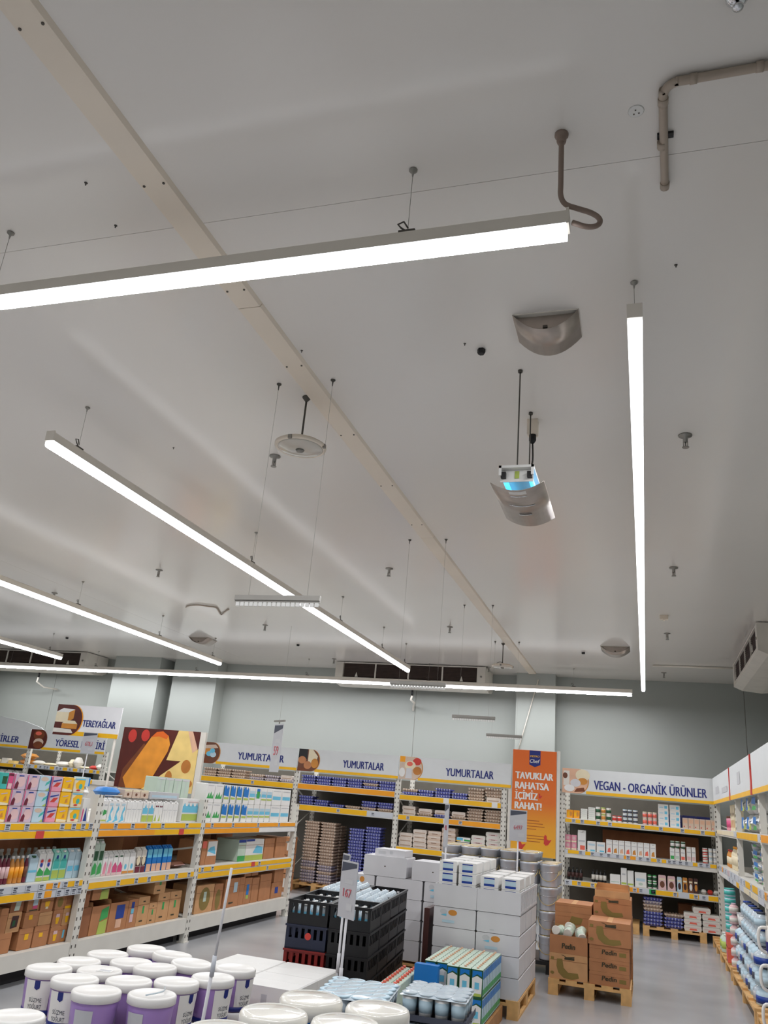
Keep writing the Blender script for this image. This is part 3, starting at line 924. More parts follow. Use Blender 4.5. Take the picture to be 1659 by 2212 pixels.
# butter sign on its post
p0, p1 = at(127, 1522, Y=12.05), at(256, 1594, Y=12.05)
bx0, bx1 = p0.x, at(266, 1526, Y=12.05).x
r = header('bright white sign reading TEREYAĞLAR with butter picture', bx0, bx1, 'TEREYAĞLAR', bx0 + (bx1 - bx0) * .69, .66, .135,
           half_disc('print_brown', 'orange') + [('p', 'cream', [(.0, .42), (.5, .42), (.5, .75), (.0, .75)]), ('p', 'amber', [(.5, .42), (.72, .55), (.72, .85), (.5, .75)]), ('p', 'white', [(.0, .75), (.5, .75), (.72, .85), (.25, .88)]), ('p', 'amber', [(.3, .22), (.92, .22), (.92, .38), (.3, .38)]), ('p', 'cream', [(.3, .38), (.92, .38), (.8, .48), (.45, .48)]), ('p', 'offwhite', [(0, .08), (.8, .08), (.7, .2), (0, .22)])],
           z0=2.25, z1=2.76, y=12.05, panel='sign_bright', stripe=.07)
obj('post', MB().tube([(bx1 - bx0 - .06, .035, -2.25), (bx1 - bx0 - .06, .035, .45)], .022, 8).box(bx1 - bx0 - .2, bx1 - bx0 - .03, -.06, .13, -2.25, -2.235).mesh('post', ['offwhite']), r)
# cheese poster board on legs
cx0, cx1 = -8.40, -6.93
r = tag(obj('cheese_poster', MB().box(0, cx1 - cx0, 0, .03, 0, .96).mesh('board', ['print_brown']), None, (cx0, 12.15, 1.50)), 'large poster of orange cheese and holed cheese behind the left rack', 'poster')
obj('poster_print', flat_print([('e', 'red', .13, .86, .055, .11), ('e', 'red', .3, .88, .055, .10), ('p', 'crust', [(.06, .0), (.25, .0), (.45, .5), (.3, .75), (.08, .3)]),
                                ('p', 'cheese_pale', [(.62, .50), (.72, 1), (.84, 1), (.96, .62), (.9, .5)]), ('p', 'print_pink', [(.84, 1), (.9, 1), (.99, .72), (.94, .62)]),
                                ('p', 'cheese', [(.10, .16), (.38, .86), (.44, .95), (.52, .97), (.60, .90), (.635, .76), (.62, .64), (.42, .02), (.30, .0), (.16, .0)]),
                                ('p', 'banner_top', [(.38, .86), (.44, .95), (.52, .97), (.60, .90), (.58, .84), (.48, .88)]),
                                ('p', 'cheese_pale', [(.36, .0), (1, .72), (1, .0)]), ('p', 'print_brown', [(.44, .0), (.56, .0), (.6, .1)]),
                                ('e', 'cheese_hole', .88, .42, .06, .11), ('e', 'cheese_hole', .68, .22, .045, .11), ('e', 'cheese_hole', .92, .15, .07, .07)], 0, cx1 - cx0, 0, .96, -.001), r)
obj('leg', MB().box(.02, .07, .0, .05, -1.5, 0).mesh('leg', ['offwhite']), r)
obj('leg', MB().box(cx1 - cx0 - .0, cx1 - cx0 + .1, .0, .05, -1.5, .96).mesh('leg', ['offwhite']), r)

# low display counter beside the butter sign
ct = empty('display_counter', 'low white counter with a yellow front edge under the butter sign', 'counter', (-9.45, 12.15, 0))
obj('body', MB().box(0, .78, .03, .6, 0, 1.50).mesh('body', ['offwhite']), ct)
obj('top', MB().box(-.02, .80, 0, .62, 1.50, 1.57).mesh('top', ['offwhite']), ct)
obj('front_strip', MB().box(-.02, .62, -.006, 0, 1.505, 1.565).mesh('front_strip', ['yellow']), ct)

# orange banner
bn = tag(obj('orange_banner', MB().box(0, .76, 0, .05, 0, 1.72, 1).box(.003, .757, -.004, 0, .003, 1.717, 0).mesh('banner', ['banner_print', 'offwhite']), None, (-2.215, YB - .1, .985)), 'tall orange banner about hens between the egg and vegan signs', 'banner')
obj('emblem', MB().prism([(.29, 1.715), (.29, 1.48), (.385, 1.44), (.48, 1.48), (.48, 1.715)], -.008, -.004).mesh('emblem', ['navy']), bn)
obj('emblem_lettering', text_mesh('METRO', .045, 'yellow', width=.155, fat=.001), bn, (.385, -.009, 1.62))
obj('emblem_lettering', text_mesh('Chef', .085, 'white', shear=.25, fat=.001), bn, (.385, -.009, 1.54))
for k, (s, w) in enumerate((('TAVUKLAR', .64), ('RAHATSA', .57), ('İÇİMİZ', .38), ('RAHAT!', .45))):
    obj('lettering', text_mesh(s, .165, 'white', width=w, fat=.007), bn, (.06 + w / 2, -.006, 1.29 - k * .165))
b = MB()
for k in range(4):
    b.box(.1, .1 + (.38, .44, .47, .33)[k], -.006, -.004, .56 - k * .045, .571 - k * .045)
for k in range(3):
    b.box(.1, .1 + (.5, .54, .4)[k], -.006, -.004, .32 - k * .045, .331 - k * .045)
obj('fine_print', b.mesh('fine_print', ['fine_brown']), bn)


def hen(x, z, s):
    P = [(0, .05), (.03, .02), (.07, .03), (.10, .07), (.13, .12), (.10, .11), (.07, .10), (.05, .13), (.05, .17), (.02, .19), (.0, .15), (.005, .1)]
    return [(x + a * s, z + c_ * s) for a, c_ in P]


for x, z, s in ((.13, .07, 1.0), (.56, .17, 1.0), (.56, 1.245, .5), (.46, .92, .5)):
    obj('hen_print', MB().prism(hen(x, z, s), -.0065, -.004).mesh('hen_print', ['red']), bn)
tag(obj('banner_post', MB().box(-.03, .03, 0, .05, 0, 2.1).mesh('banner_post', ['offwhite']), None, (-2.255, YB - .06, 0)), 'pale post at the left edge of the orange banner', 'post')
tag(obj('banner_post', MB().box(-.025, .025, 0, .05, 0, 2.72).mesh('banner_post', ['offwhite']), None, (-1.425, YB - .1, 0)), 'pale post at the right edge of the orange banner', 'post')


# ------------------------------------------------------------ price cards on poles
def price_card(lab, x, y, z0, w, h, rz, price='68,7', pole=True, tip=0.0, floor=0.0, hang=False, style=0):
    r = tag(obj('price_card', MB().box(-w / 2, w / 2, 0, .006, 0, h).mesh('card', ['sign_price']), None, (x, y, z0), rz), lab, 'price sign')
    obj('card_print', flat_print([('p', 'tag_print', [(.04, .80), (.96, .90), (.96, .97), (.04, .97)]), ('r', 'print_grey', .3, .6, .8, .68), ('r', 'print_grey', .5, .14, .85, .26)], -w / 2, w / 2, 0, h, 0), r)
    obj('price_lettering', text_mesh(price, min(.13, h * .2) * w / .2, 'price_red', width=w * .5), r, (0, -.003, h * .44))
    if pole:
        b = MB().tube([(0, .012, 0.02), (tip, .012, floor - z0)], .009, 8)
        b.lathe([(.075, floor - z0), (.075, floor - z0 + .008), (.012, floor - z0 + .02)], 16, cx=tip, cy=.012)
        b.tube([(tip * .4, .012, (floor - z0) * .4 - .06), (tip * .4, .012, (floor - z0) * .4 + .06)], .013, 8)
        obj('pole', b.mesh('pole', ['shade_white']), r)
    if hang:
        obj('top_rail', MB().box(-w / 2 - .02, w / 2 + .02, -.012, .012, h + .03, h + .055).box(-.02, .02, -.002, .002, h, h + .03).mesh('top_rail', ['galv']), r)
        obj('hanging_wire', MB().tube([(0, 0, h + .05), (0, 0, H_CEIL - z0)], .0015, 5).mesh('hanging_wire', ['wire']), r)
    return r


price_card('narrow grey card hanging in front of the first egg sign', -5.44, 11.9, 1.93, .30, .72, math.radians(-38), '59', pole=False, hang=True)
price_card('grey price card in front of the black crates on a thin pole', -1.975, 5.78, .905, .205, .36, math.radians(-38), '167', tip=-.02)
price_card('edgewise grey price card behind the one at the black crates', -2.11, 6.08, .96, .13, .33, math.radians(-48), '16', tip=0)
price_card('grey price card overlapping the orange banner', -1.42, 10.05, 1.36, .20, .34, 0.0, '6497')
price_card('edgewise grey price card in front of the third egg bay', -1.98, 8.75, 1.28, .16, .42, math.radians(-62), '45', tip=-.03)
price_card('grey price card below the butter sign', -8.93, 12.0, 1.98, .28, .34, 0.0, '678,1', pole=True)
# bare sign pole in front of the purple pails
pb = empty('sign_pole', 'bare thin sign pole standing in front of the purple pails', 'pole', (-2.265, 4.45, 0))
obj('pole', MB().tube([(-.03, 0, .02), (.02, 0, .78)], .010, 8).tube([(.02, 0, .76), (.05, 0, 1.26)], .008, 8).mesh('pole', ['shade_white']), pb)
obj('joint_sleeve', MB().tube([(.018, 0, .72), (.022, 0, .82)], .013, 8).mesh('joint_sleeve', ['tag']), pb)
obj('foot', MB().lathe([(.075, 0), (.075, .008), (.012, .025)], 20, cx=-.03).mesh('foot', ['galv']), pb)
# ------------------------------------------------------------ product prototypes (front looks to -Y, origin at base centre)
def p_box(key, w, d, h, base, prints=(), seam=True):
    k = ('pbox', key, round(w, 3), round(d, 3), round(h, 3))

    def make():
        c = max(min(w, d, h) * .05, .004)
        b = MB()
        b.prism([(-w / 2 + c, 0), (w / 2 - c, 0), (w / 2, c), (w / 2, h - c), (w / 2 - c, h), (-w / 2 + c, h), (-w / 2, h - c), (-w / 2, c)], -d / 2, d / 2)
        if seam:
            b.box(-w / 2 + c, w / 2 - c, -.0015, .0015, h, h + .0006, 0)
        return b.mesh('body', [base])
    ch = []
    if prints:
        ch.append(('print', flat_print(prints, -w * .48, w * .48, h * .03, h * .97, -d / 2, key=k)))
    return cached(k, make), ch


def p_carton(key, w, d, h, base, prints=(), cap='white'):
    """drink carton with a sloped top and a screw cap"""
    k = ('pcarton', key, round(w, 3), round(d, 3), round(h, 3), cap)

    def make():
        b = MB().box(-w / 2, w / 2, -d / 2, d / 2, 0, h * .86)
        b.prism([(-d / 2, h * .86), (d / 2, h * .86), (d * .08, h * .97), (d * .08, h), (-d * .08, h), (-d * .08, h * .97)], -w / 2, w / 2, axis='x')
        return b.mesh('body', [base])

    def capm():
        return MB().lathe([(w * .2, 0), (w * .2, h * .06), (w * .17, h * .07)], 10, cy=-d * .28).mesh('cap', [cap])
    ch = []
    if prints:
        ch.append(('print', flat_print(prints, -w / 2, w / 2, 0, h * .86, -d / 2, key=k)))
    cm = cached(('capm',) + k, capm)
    return cached(k, make), ch + [('cap', cm, (0, 0, h * .885))]


def p_bottle(key, r, h, body, cap='white', label=None, neck=.45, lz=(.2, .6), n=12):
    k = ('pbottle', key, round(r, 3), round(h, 3))

    def make():
        return MB().lathe([(r * .9, 0), (r, h * .03), (r, h * .62), (r * .85, h * .72), (r * neck, h * .86), (r * neck * .9, h * .92)], n).mesh('body', [body])

    def capm():
        return MB().lathe([(r * neck * 1.1, h * .9), (r * neck * 1.1, h * .99), (r * neck * .9, h)], n).mesh('cap', [cap])
    ch = [('cap', cached(k + ('cap',), capm))]
    if label:
        ch.append(('wrap_label', cached(k + ('lab',), lambda: MB().lathe([(r * 1.012, h * lz[0]), (r * 1.012, h * lz[1])], n).mesh('wrap_label', [label]))))
    return cached(k, make), ch


def p_jar(key, r, h, body, lid, label=None, n=12):
    k = ('pjar', key, round(r, 3), round(h, 3))

    def make():
        return MB().lathe([(r * .92, 0), (r, h * .05), (r, h * .8), (r * .9, h * .86)], n).mesh('body', [body])
    ch = [('lid', cached(k + ('lid',), lambda: MB().lathe([(r * .98, h * .84), (r * .98, h * .98), (r * .9, h)], n).mesh('lid', [lid])))]
    if label:
        ch.append(('wrap_label', cached(k + ('lab',), lambda: MB().lathe([(r * 1.012, h * .2), (r * 1.012, h * .68)], n).mesh('wrap_label', [label]))))
    return cached(k, make), ch


def p_cup(key, r, h, body, lid, label=None, n=12):
    """tapered dairy cup, wider at the top"""
    k = ('pcup', key, round(r, 3), round(h, 3))
    ch = [('lid', cached(k + ('lid',), lambda: MB().lathe([(r * 1.05, h * .95), (r * 1.05, h), (r * .9, h * 1.01)], n).mesh('lid', [lid])))]
    if label:
        ch.append(('wrap_label', cached(k + ('lab',), lambda: MB().lathe([(r * .85, h * .25), (r * .96, h * .75)], n).mesh('wrap_label', [label]))))
    return cached(k, lambda: MB().lathe([(r * .78, 0), (r, h * .95)], n).mesh('body', [body])), ch


def p_bag(key, w, d, h, base, prints=()):
    """soft pillow bag lying flat"""
    k = ('pbag', key, round(w, 3), round(d, 3), round(h, 3))

    def make():
        nx, ny = 6, 4
        top, bot = [], []
        for j in range(ny + 1):
            for i in range(nx + 1):
                u, v = -1 + 2 * i / nx, -1 + 2 * j / ny
                f = (max(0, 1 - abs(u) ** 3.2) * max(0, 1 - abs(v) ** 4)) ** .5
                top.append((u * w / 2, v * d / 2, h * (.5 + .5 * f)))
                bot.append((u * w / 2, v * d / 2, h * (.5 - .5 * f)))
        N = len(top)
        fs = []
        for j in range(ny):
            for i in range(nx):
                a = j * (nx + 1) + i
                fs.append((a, a + 1, a + nx + 2, a + nx + 1))
                fs.append((N + a, N + a + nx + 1, N + a + nx + 2, N + a + 1))
        b = MB().add(top + bot, fs, 0, True)
        return b.mesh('body', [base])
    ch = []
    if prints:
        ch.append(('print', flat_print(prints, -w * .47, w * .47, h * .12, h * .88, -d / 2 - .001, key=k)))
    return cached(k, make), ch


def p_eggtray(key, base, eggs, w=.29, d=.29, h=.052, lid=False):
    k = ('tray', key, w, d, h)

    def make():
        b = MB()
        n = 6
        P = []
        top = []
        for i in range(n):
            x0 = -w / 2 + w * i / n
            top += [(x0 + w / n * .15, h), (x0 + w / n * .5, h * .72), (x0 + w / n * .85, h)]
        rim = [(-w / 2 + .004, h * .52), (w / 2 - .004, h * .52), (w / 2, h * .62), (w / 2, h * .8)] + top[::-1] + [(-w / 2, h * .8), (-w / 2, h * .62)]
        b.prism(rim, -d / 2, -d / 2 + .03)
        b.prism(rim, d / 2 - .03, d / 2)
        b.box(-w / 2, -w / 2 + .03, -d / 2 + .03, d / 2 - .03, h * .55, h * .85)
        b.box(w / 2 - .03, w / 2, -d / 2 + .03, d / 2 - .03, h * .55, h * .85)
        b.box(-w / 2 + .028, w / 2 - .028, -d / 2 + .026, d / 2 - .026, 0, h * .7)
        return b.mesh('tray', [base])

    def eggm():
        b = MB()
        for i in range(6):
            b.ellipsoid((-w / 2 + w / 6 * (i + .5), -d / 2 + .0185, h * .62), .0175, .0215, .0185, 7, 4)
        return b.mesh('eggs', [eggs])
    ch = [] if not eggs else [('eggs', cached(k + (eggs,), eggm))]
    return cached(k, make), ch


def p_eggpack(key, base, label, w=.25, d=.25, h=.075):
    """closed egg carton with rounded lid"""
    k = ('epack', key, w, h)

    def make():
        P = [(-w / 2 + .014, 0), (w / 2 - .014, 0), (w / 2, h * .42), (w / 2 - .004, h * .5), (w / 2 - .004, h * .85), (w / 2 - .02, h), (-w / 2 + .02, h), (-w / 2 + .004, h * .85), (-w / 2 + .004, h * .5), (-w / 2, h * .42)]
        return MB().prism(P, -d / 2, d / 2).mesh('body', [base])
    ch = [('print', flat_print([('r', label, .12, .15, .88, .4)] if isinstance(label, str) else label, -w / 2, w / 2, 0, h, -d / 2, key=k))] if label else []
    return cached(k, make), ch


def put(proto, name, lab, cat, loc, rz=0.0, group=None, rot=None):
    o = tag(obj(name, proto[0], None, loc, rz, rot), lab, cat, group)
    for c in proto[1]:
        obj(c[0], c[1], o, c[2] if len(c) > 2 else None)
    return o


def jig(a=.02):
    return random.uniform(-a, a)


# ------------------------------------------------------------ left rack
def Lspan(x0, x1, y):
    a, c = D(x0, x1, y, X=XL - .05)
    return (a + c) / 2, (c - a) * .965


def left(proto_fn, x0, x1, y, z, name, lab, cat, group, depth_in=.05, jit=.02):
    yc, w = Lspan(x0, x1, y)
    pr, d = proto_fn(w)
    return put(pr, name, lab, cat, (XL - depth_in - d / 2, yc, z), R90 + jig(jit), group)


# printed faces
PR_MAUVE = [('r', 'mauve', 0, 0, 1, 1), ('r', 'hot_pink', 0, 0, .08, 1), ('e', 'rose', .6, .5, .34, .36), ('p', 'maroon', [(.1, .02), (.38, .02), (.42, .4), (.28, .55), (.14, .35)]), ('r', 'deep_blue', .35, .86, .75, .93)]
PR_CREAM = [('r', 'pale_blue', 0, 0, 1, 1), ('e', 'beige', .4, .78, .34, .15), ('p', 'teal', [(.5, .3), (.85, .5), (.95, .75), (.6, .55)]), ('p', 'lime', [(.6, 0), (1, 0), (1, .25)]), ('r', 'deep_blue', .92, 0, 1, 1)]
PR_PINK = [('r', 'mauve', 0, 0, 1, 1), ('p', 'pink', [(0, 0), (1, 0), (1, .25), (0, .35)]), ('p', 'red', [(.15, .3), (.6, .3), (.9, .62), (.45, .6)]), ('p', 'deep_blue', [(.1, .62), (.9, .78), (.9, .86), (.1, .72)]), ('r', 'hot_pink', 0, 0, .06, 1)]
PR_YEL = [('r', 'yellow', 0, 0, 1, 1), ('p', 'cream', [(0, 0), (1, 0), (1, .14), (0, .22)]), ('p', 'amber', [(.5, .25), (.8, .3), (.7, .62), (.55, .5)]), ('p', 'mauve', [(.2, .68), (.75, .76), (.75, .83), (.2, .75)])]
PR_YELB = [('r', 'cream', 0, 0, 1, 1), ('p', 'yellow', [(.2, .25), (1, .2), (1, 1), (.55, 1), (.1, .6)]), ('e', 'teal', .62, .42, .17, .2), ('r', 'sky', 0, .9, 1, 1), ('e', 'red', .45, .14, .2, .07)]
PR_WBLUE = [('p', 'deep_blue', [(.35, .02), (.9, .02), (.7, .4), (.6, .65)]), ('p', 'hot_pink', [(0, 0), (.2, 0), (.25, .5), (.05, .6)])]


def boxfn(key, h, base, prints, d=.13):
    return lambda w: (p_box(key, w, d, h, base, prints), d)


TOPB1 = [(-14, 12, 'yellow and amber', 'y1', 'yellow', PR_YEL), (13, 41, 'mauve berry', 'mv', 'mauve', PR_MAUVE), (42, 69, 'second mauve berry', 'mv', 'mauve', PR_MAUVE), (70, 96, 'pale blue and cream', 'cr', 'pale_blue', PR_CREAM),
         (97, 121, 'pink and red', 'pk', 'pink', PR_PINK), (122, 145, 'yellow', 'y1', 'yellow', PR_YEL), (147, 171, 'yellow and teal', 'yb', 'cream', PR_YELB)]
for i, (x0, x1, desc, key, base, prn) in enumerate(TOPB1):
    for k in range(3):
        row = ('bottom', 'middle', 'top')[k]
        if k == 2 and i == 0:
            left(boxfn('tl', .126, 'teal', [('r', 'dark_green', .1, .3, .9, .8)]), -14, 0, 1760, 1.25 + .1285 * k, 'dessert_box', 'teal dessert box in the top row at the left picture edge', 'box', 'dessert boxes on the left rack')
            left(boxfn('hp', .126, 'hot_pink', [('r', 'rose', .1, 0, .9, .35), ('r', 'maroon', 0, .85, 1, 1)]), 1, 12, 1760, 1.25 + .1285 * k, 'dessert_box', 'small hot pink dessert box in the top row at the left', 'box', 'dessert boxes on the left rack')
            continue
        left(boxfn(key, .126, base, prn), x0, x1, 1760, 1.25 + .1285 * k, 'dessert_box', '%s dessert box in the %s row of the left rack pile' % (desc, row), 'box', 'dessert boxes on the left rack', jit=.008)
left(boxfn('wb', .21, 'white', PR_WBLUE), 175, 190, 1760, 1.25, 'dessert_box', 'white pack with blue cone print beside the first rack post', 'box', 'dessert boxes on the left rack')
left(lambda w: (p_bag('wbag', w, .12, .10, 'white'), .12), 176, 190, 1735, 1.462, 'pastry_bag', 'crumpled white bag on the pack beside the first rack post', 'bag', None)
left(boxfn('bb', .08, 'pale_blue', [('r', 'blue', .75, 0, 1, 1)]), 177, 189, 1720, 1.565, 'dessert_box', 'small pale blue box on the crumpled white bag', 'box', None)

# milk cartons, middle bay top shelf
G_W = [('p', 'green', [(.1, .3), (.9, .4), (.9, .55), (.1, .6)]), ('r', 'print_grey', .15, .78, .85, .84), ('r', 'lime', 0, .05, 1, .12)]
B_SW = [('p', 'sky', [(.62, .05), (.9, .1), (.55, .4), (.9, .62), (.7, .8), (.45, .55), (.3, .2)]), ('p', 'sky', [(0, .0), (.35, .0), (.8, .16), (.8, .22), (.3, .12)]), ('r', 'pale_blue', .2, .8, .8, .9)]
W_PL = [('r', 'print_grey', .1, .62, .9, .65), ('r', 'print_grey', .48, 0, .52, .6)]
BG = [('r', 'sky', .04, .42, .96, .72), ('p', 'sky', [(.3, .72), (.7, .72), (.5, .92)]), ('r', 'lime', .02, .03, .98, .35)]
PG = [('p', 'lime', [(.1, .05), (.7, .05), (.5, .42)]), ('e', 'maroon', .35, .82, .2, .05), ('e', 'maroon', .75, .82, .15, .05)]


def cartonfn(key, h, base, prints, cap='white', d=.07):
    return lambda w: (p_carton(key, w, d, h, base, prints, cap), d)


X2 = [(213, 222, 'gw', G_W, 'green and white'), (222, 231, 'gw', G_W, 'green and white'), (232, 245, 'bs', B_SW, 'blue swirl'), (245, 258, 'bs', B_SW, 'blue swirl'), (258, 271, 'bs', B_SW, 'blue swirl'), (272, 283, 'wp', W_PL, 'plain white'), (283, 294, 'wp', W_PL, 'plain white'), (294, 306, 'wp', W_PL, 'plain white'),
      (307, 319, 'bg', BG, 'blue over green'), (320, 332, 'bg', BG, 'blue over green'), (333, 342, 'pg', PG, 'pale green'), (342, 350, 'pg', PG, 'pale green'), (351, 361, 'wp', W_PL, 'plain white'), (361, 372, 'wp', W_PL, 'plain white'), (372, 383, 'wp', W_PL, 'plain white')]
for i, (x0, x1, key, prn, desc) in enumerate(X2):
    left(cartonfn(key, .225, 'white', prn), x0, x1, 1755, 1.25, 'milk_carton', '%s milk carton, %s from the left on the upper middle shelf' % (desc, ORD[i + 1]), 'carton', 'milk cartons on the middle bay')
for i in range(12):
    yc = 7.35 + i * .108
    put(p_carton('wp', .075, .07, .24, 'white', (), 'white'), 'milk_carton', 'white milk carton, %s in the second row of the upper middle shelf' % ORD[i + 1], 'carton', (XL - .21, yc, 1.25), R90, 'milk cartons on the middle bay')
PACK4 = [('r', 'sky', .02, .40, .98, .70), ('p', 'sky', [(.05, .7), (.2, .7), (.12, .85)]), ('p', 'sky', [(.3, .7), (.45, .7), (.38, .85)]), ('p', 'sky', [(.55, .7), (.7, .7), (.62, .85)]), ('p', 'sky', [(.8, .7), (.95, .7), (.88, .85)]), ('r', 'lime', .02, .04, .98, .34), ('r', 'rose', .3, .88, .95, .91)]
left(boxfn('p4', .25, 'white', PACK4, .12), 391, 428, 1755, 1.25, 'milk_multipack', 'milk multipack with four blue peaks beside the second rack post', 'multipack', None)
left(lambda w: (p_bag('bluebag', w, .18, .09, 'blue', [('p', 'white', [(0, 0), (1, 0), (1, .15), (0, .1)])]), .18), 225, 266, 1718, 1.482, 'blue_pouch', 'bright blue pouch lying on the white cartons', 'pouch', None)
for i, (x0, x1) in enumerate(((267, 284), (285, 302), (303, 320))):
    left(boxfn('bgb', .08, 'beige', [('r', 'cream', 0, .75, 1, 1), ('e', 'brown', .5, .4, .15, .2)], .14), x0, x1, 1722, 1.482, 'beige_box', 'small beige box right of the blue pouch, %s of three' % ORD[i + 1], 'box', 'beige boxes on the cartons')
left(boxfn('gtr', .07, 'print_grey', [('r', 'pale_blue', .05, .2, .95, .6)], .14), 321, 387, 1726, 1.482, 'tray_pack', 'long pale grey tray pack lying on the plain cartons', 'pack', None)
for i, (x0, x1) in enumerate(((369, 386), (387, 404), (405, 421), (422, 438))):
    left(boxfn('pgm', .21, 'pale_green', [('r', 'print_grey', .46, 0, .5, 1), ('r', 'shade_white', 0, .9, 1, 1)], .16), x0, x1, 1710, 1.50, 'carton_pack', 'pale green carton pack, %s of four, stacked behind the second rack post' % ORD[i + 1], 'multipack', 'pale green packs on the left rack', depth_in=.24, jit=.0)

# third bay top shelf, two layers
GW2 = [('p', 'green', [(.05, .2), (.3, .55), (.4, .3), (.6, .6), (.75, .3), (.95, .5), (.95, .2)]), ('r', 'print_grey', .1, .9, .9, .94)]
BL = [('p', 'blue', [(.05, .42), (.95, .36), (.95, .85), (.75, 1), (.6, .8), (.45, 1), (.2, .98), (.05, .75)]), ('r', 'lime', .2, .2, .95, .32), ('r', 'dark_green', 0, 0, .1, 1)]
PB = [('r', 'sky', .0, .42, 1, .62), ('r', 'pale_blue', .0, .62, 1, .8), ('r', 'lime', 0, .25, 1, .34)]
PBG = [('r', 'sky', .0, .42, 1, .62), ('r', 'green', .2, .35, .8, .78), ('r', 'blue', .2, .78, .8, .95)]
WB = [('r', 'sky', .03, .32, .97, .55), ('r', 'print_grey', .05, .85, .95, .9)]
X3 = [(440, 457, 'white and green', 'w2', GW2, GW2), (458, 475, 'white and green', 'w2', GW2, GW2), (476, 490, 'bright blue', 'bl', BL, BL), (491, 504, 'bright blue', 'bl', BL, BL), (505, 518, 'bright blue', 'bl', BL, BL), (519, 533, 'bright blue', 'bl', BL, BL),
      (534, 546, 'pale blue', 'pb', PB, PB), (547, 559, 'pale blue', 'pb', PB, PBG), (560, 571, 'pale blue', 'pb', PB, PB), (572, 583, 'pale blue', 'pb', PB, PB), (584, 604, 'white with blue band', 'wbp', WB, WB), (605, 624, 'white with blue band', 'wbp', WB, WB)]
for i, (x0, x1, desc, key, p1, p2) in enumerate(X3):
    for k in range(2):
        left(boxfn(key + ('u' if k and p2 is not p1 else ''), .218, 'white', p2 if k else p1, .16), x0, x1, 1755, 1.25 + k * .22, 'milk_multipack', '%s milk multipack, %s from the left in the %s layer, third bay' % (desc, ORD[i + 1], ('lower', 'upper')[k]), 'multipack', 'milk multipacks on the third bay', jit=.006)

# first bay, middle shelf: bottles and cartons
def botfn(key, h, body, cap, label, r=None, neck=.45):
    return lambda w: (p_bottle(key, (r or w / 2), h, body, cap, label, neck), 2 * (r or w / 2))


OV = [('e', 'mauve', .5, .66, .32, .18), ('e', 'deep_blue', .5, .60, .2, .08), ('e', 'red', .5, .74, .2, .06), ('p', 'green', [(.02, .32), (.3, .5), (.98, .34), (.98, .2), (.02, .2)]), ('r', 'lime', .02, .0, .98, .14)]
TE = [('p', 'teal', [(.05, .42), (.95, .42), (.95, .7), (.5, .95), (.05, .7)]), ('e', 'deep_blue', .5, .86, .16, .08), ('r', 'lime', .0, .05, 1, .36)]
PBL = [('p', 'pale_blue', [(0, .5), (1, .5), (.5, .85)]), ('r', 'sky', .1, .28, .9, .48)]
M1 = [(-6, 2, 'dark berry', botfn('dk', .22, 'maroon', 'black', 'rose')), (3, 11, 'dark berry', botfn('dk', .22, 'maroon', 'black', 'rose')), (12, 20, 'dark berry', botfn('dk', .22, 'maroon', 'black', 'rose')),
      (21, 31, 'amber', botfn('am', .21, 'amber', 'white', 'orange')), (32, 41, 'amber', botfn('am', .21, 'amber', 'white', 'orange')), (42, 51, 'amber', botfn('am', .21, 'amber', 'white', 'orange')), (52, 59, 'maroon', botfn('mr', .21, 'maroon', 'white', 'brown'))]
for i, (x0, x1, desc, fn) in enumerate(M1):
    left(fn, x0, x1, 1890, .775, 'drink_bottle', '%s drink bottle, %s from the left edge on the left rack middle shelf' % (desc, ORD[i + 1]), 'bottle', 'drink bottles on the left rack')
M1C = [(61, 79, 'pale blue plain', cartonfn('pbl0', .215, 'pale_blue', [('r', 'sky', .0, .4, 1, .5)], 'dark_green')), (80, 94, 'white with oval emblem', cartonfn('ov', .25, 'white', OV)), (95, 109, 'white with oval emblem', cartonfn('ov', .25, 'white', OV)), (112, 126, 'teal and lime', cartonfn('te', .25, 'mint', TE)),
       (127, 141, 'teal and lime', cartonfn('te', .25, 'mint', TE)), (143, 157, 'pale blue', cartonfn('pbl', .25, 'pale_blue', PBL)), (157.5, 170, 'pale blue', cartonfn('pbl', .25, 'pale_blue', PBL))]
for i, (x0, x1, desc, fn) in enumerate(M1C):
    left(fn, x0, x1, 1880, .775, 'milk_carton', '%s carton, %s from the left on the left rack middle shelf' % (desc, ORD[i + 1]), 'carton', 'cartons on the left rack middle shelf')
for i in range(14):
    put(p_bottle('bk', .033, .24, 'offwhite', ('white', 'dark_green', 'offwhite')[i % 3], None), 'drink_bottle', 'pale bottle, %s in the back row of the left rack middle shelf' % ORD[i + 1], 'bottle', (XL - .30, 5.75 + i * .085, .775), R90, 'back row bottles')
# second bay, middle shelf
GC = [('r', 'dark_green', .1, .5, .9, .8), ('p', 'green', [(.05, .05), (.95, .1), (.9, .35), (.5, .45), (.1, .3)])]
PKC = [('p', 'pink', [(.2, .05), (.85, .05), (.9, .5), (.6, .7), (.3, .5)]), ('r', 'rose', 0, 0, 1, .1), ('r', 'print_grey', .2, .82, .8, .88)]
HPC = [('p', 'hot_pink', [(0, .12), (1, .12), (1, .4), (.5, .62), (0, .4)]), ('r', 'rose', 0, 0, 1, .1), ('r', 'dark_green', .2, .86, .8, .92)]
WSC = [('e', 'sky', .5, .35, .22, .14), ('r', 'amber', .0, .02, 1, .14)]
CHC = [('r', 'choco', 0, .3, 1, .7), ('e', 'cream', .5, .55, .38, .22), ('r', 'maroon', 0, 0, 1, .28)]
BLC = [('r', 'sky', 0, .62, 1, 1), ('p', 'blue', [(0, .35), (1, .45), (1, .62), (0, .55)]), ('r', 'print_pink', 0, 0, 1, .34)]
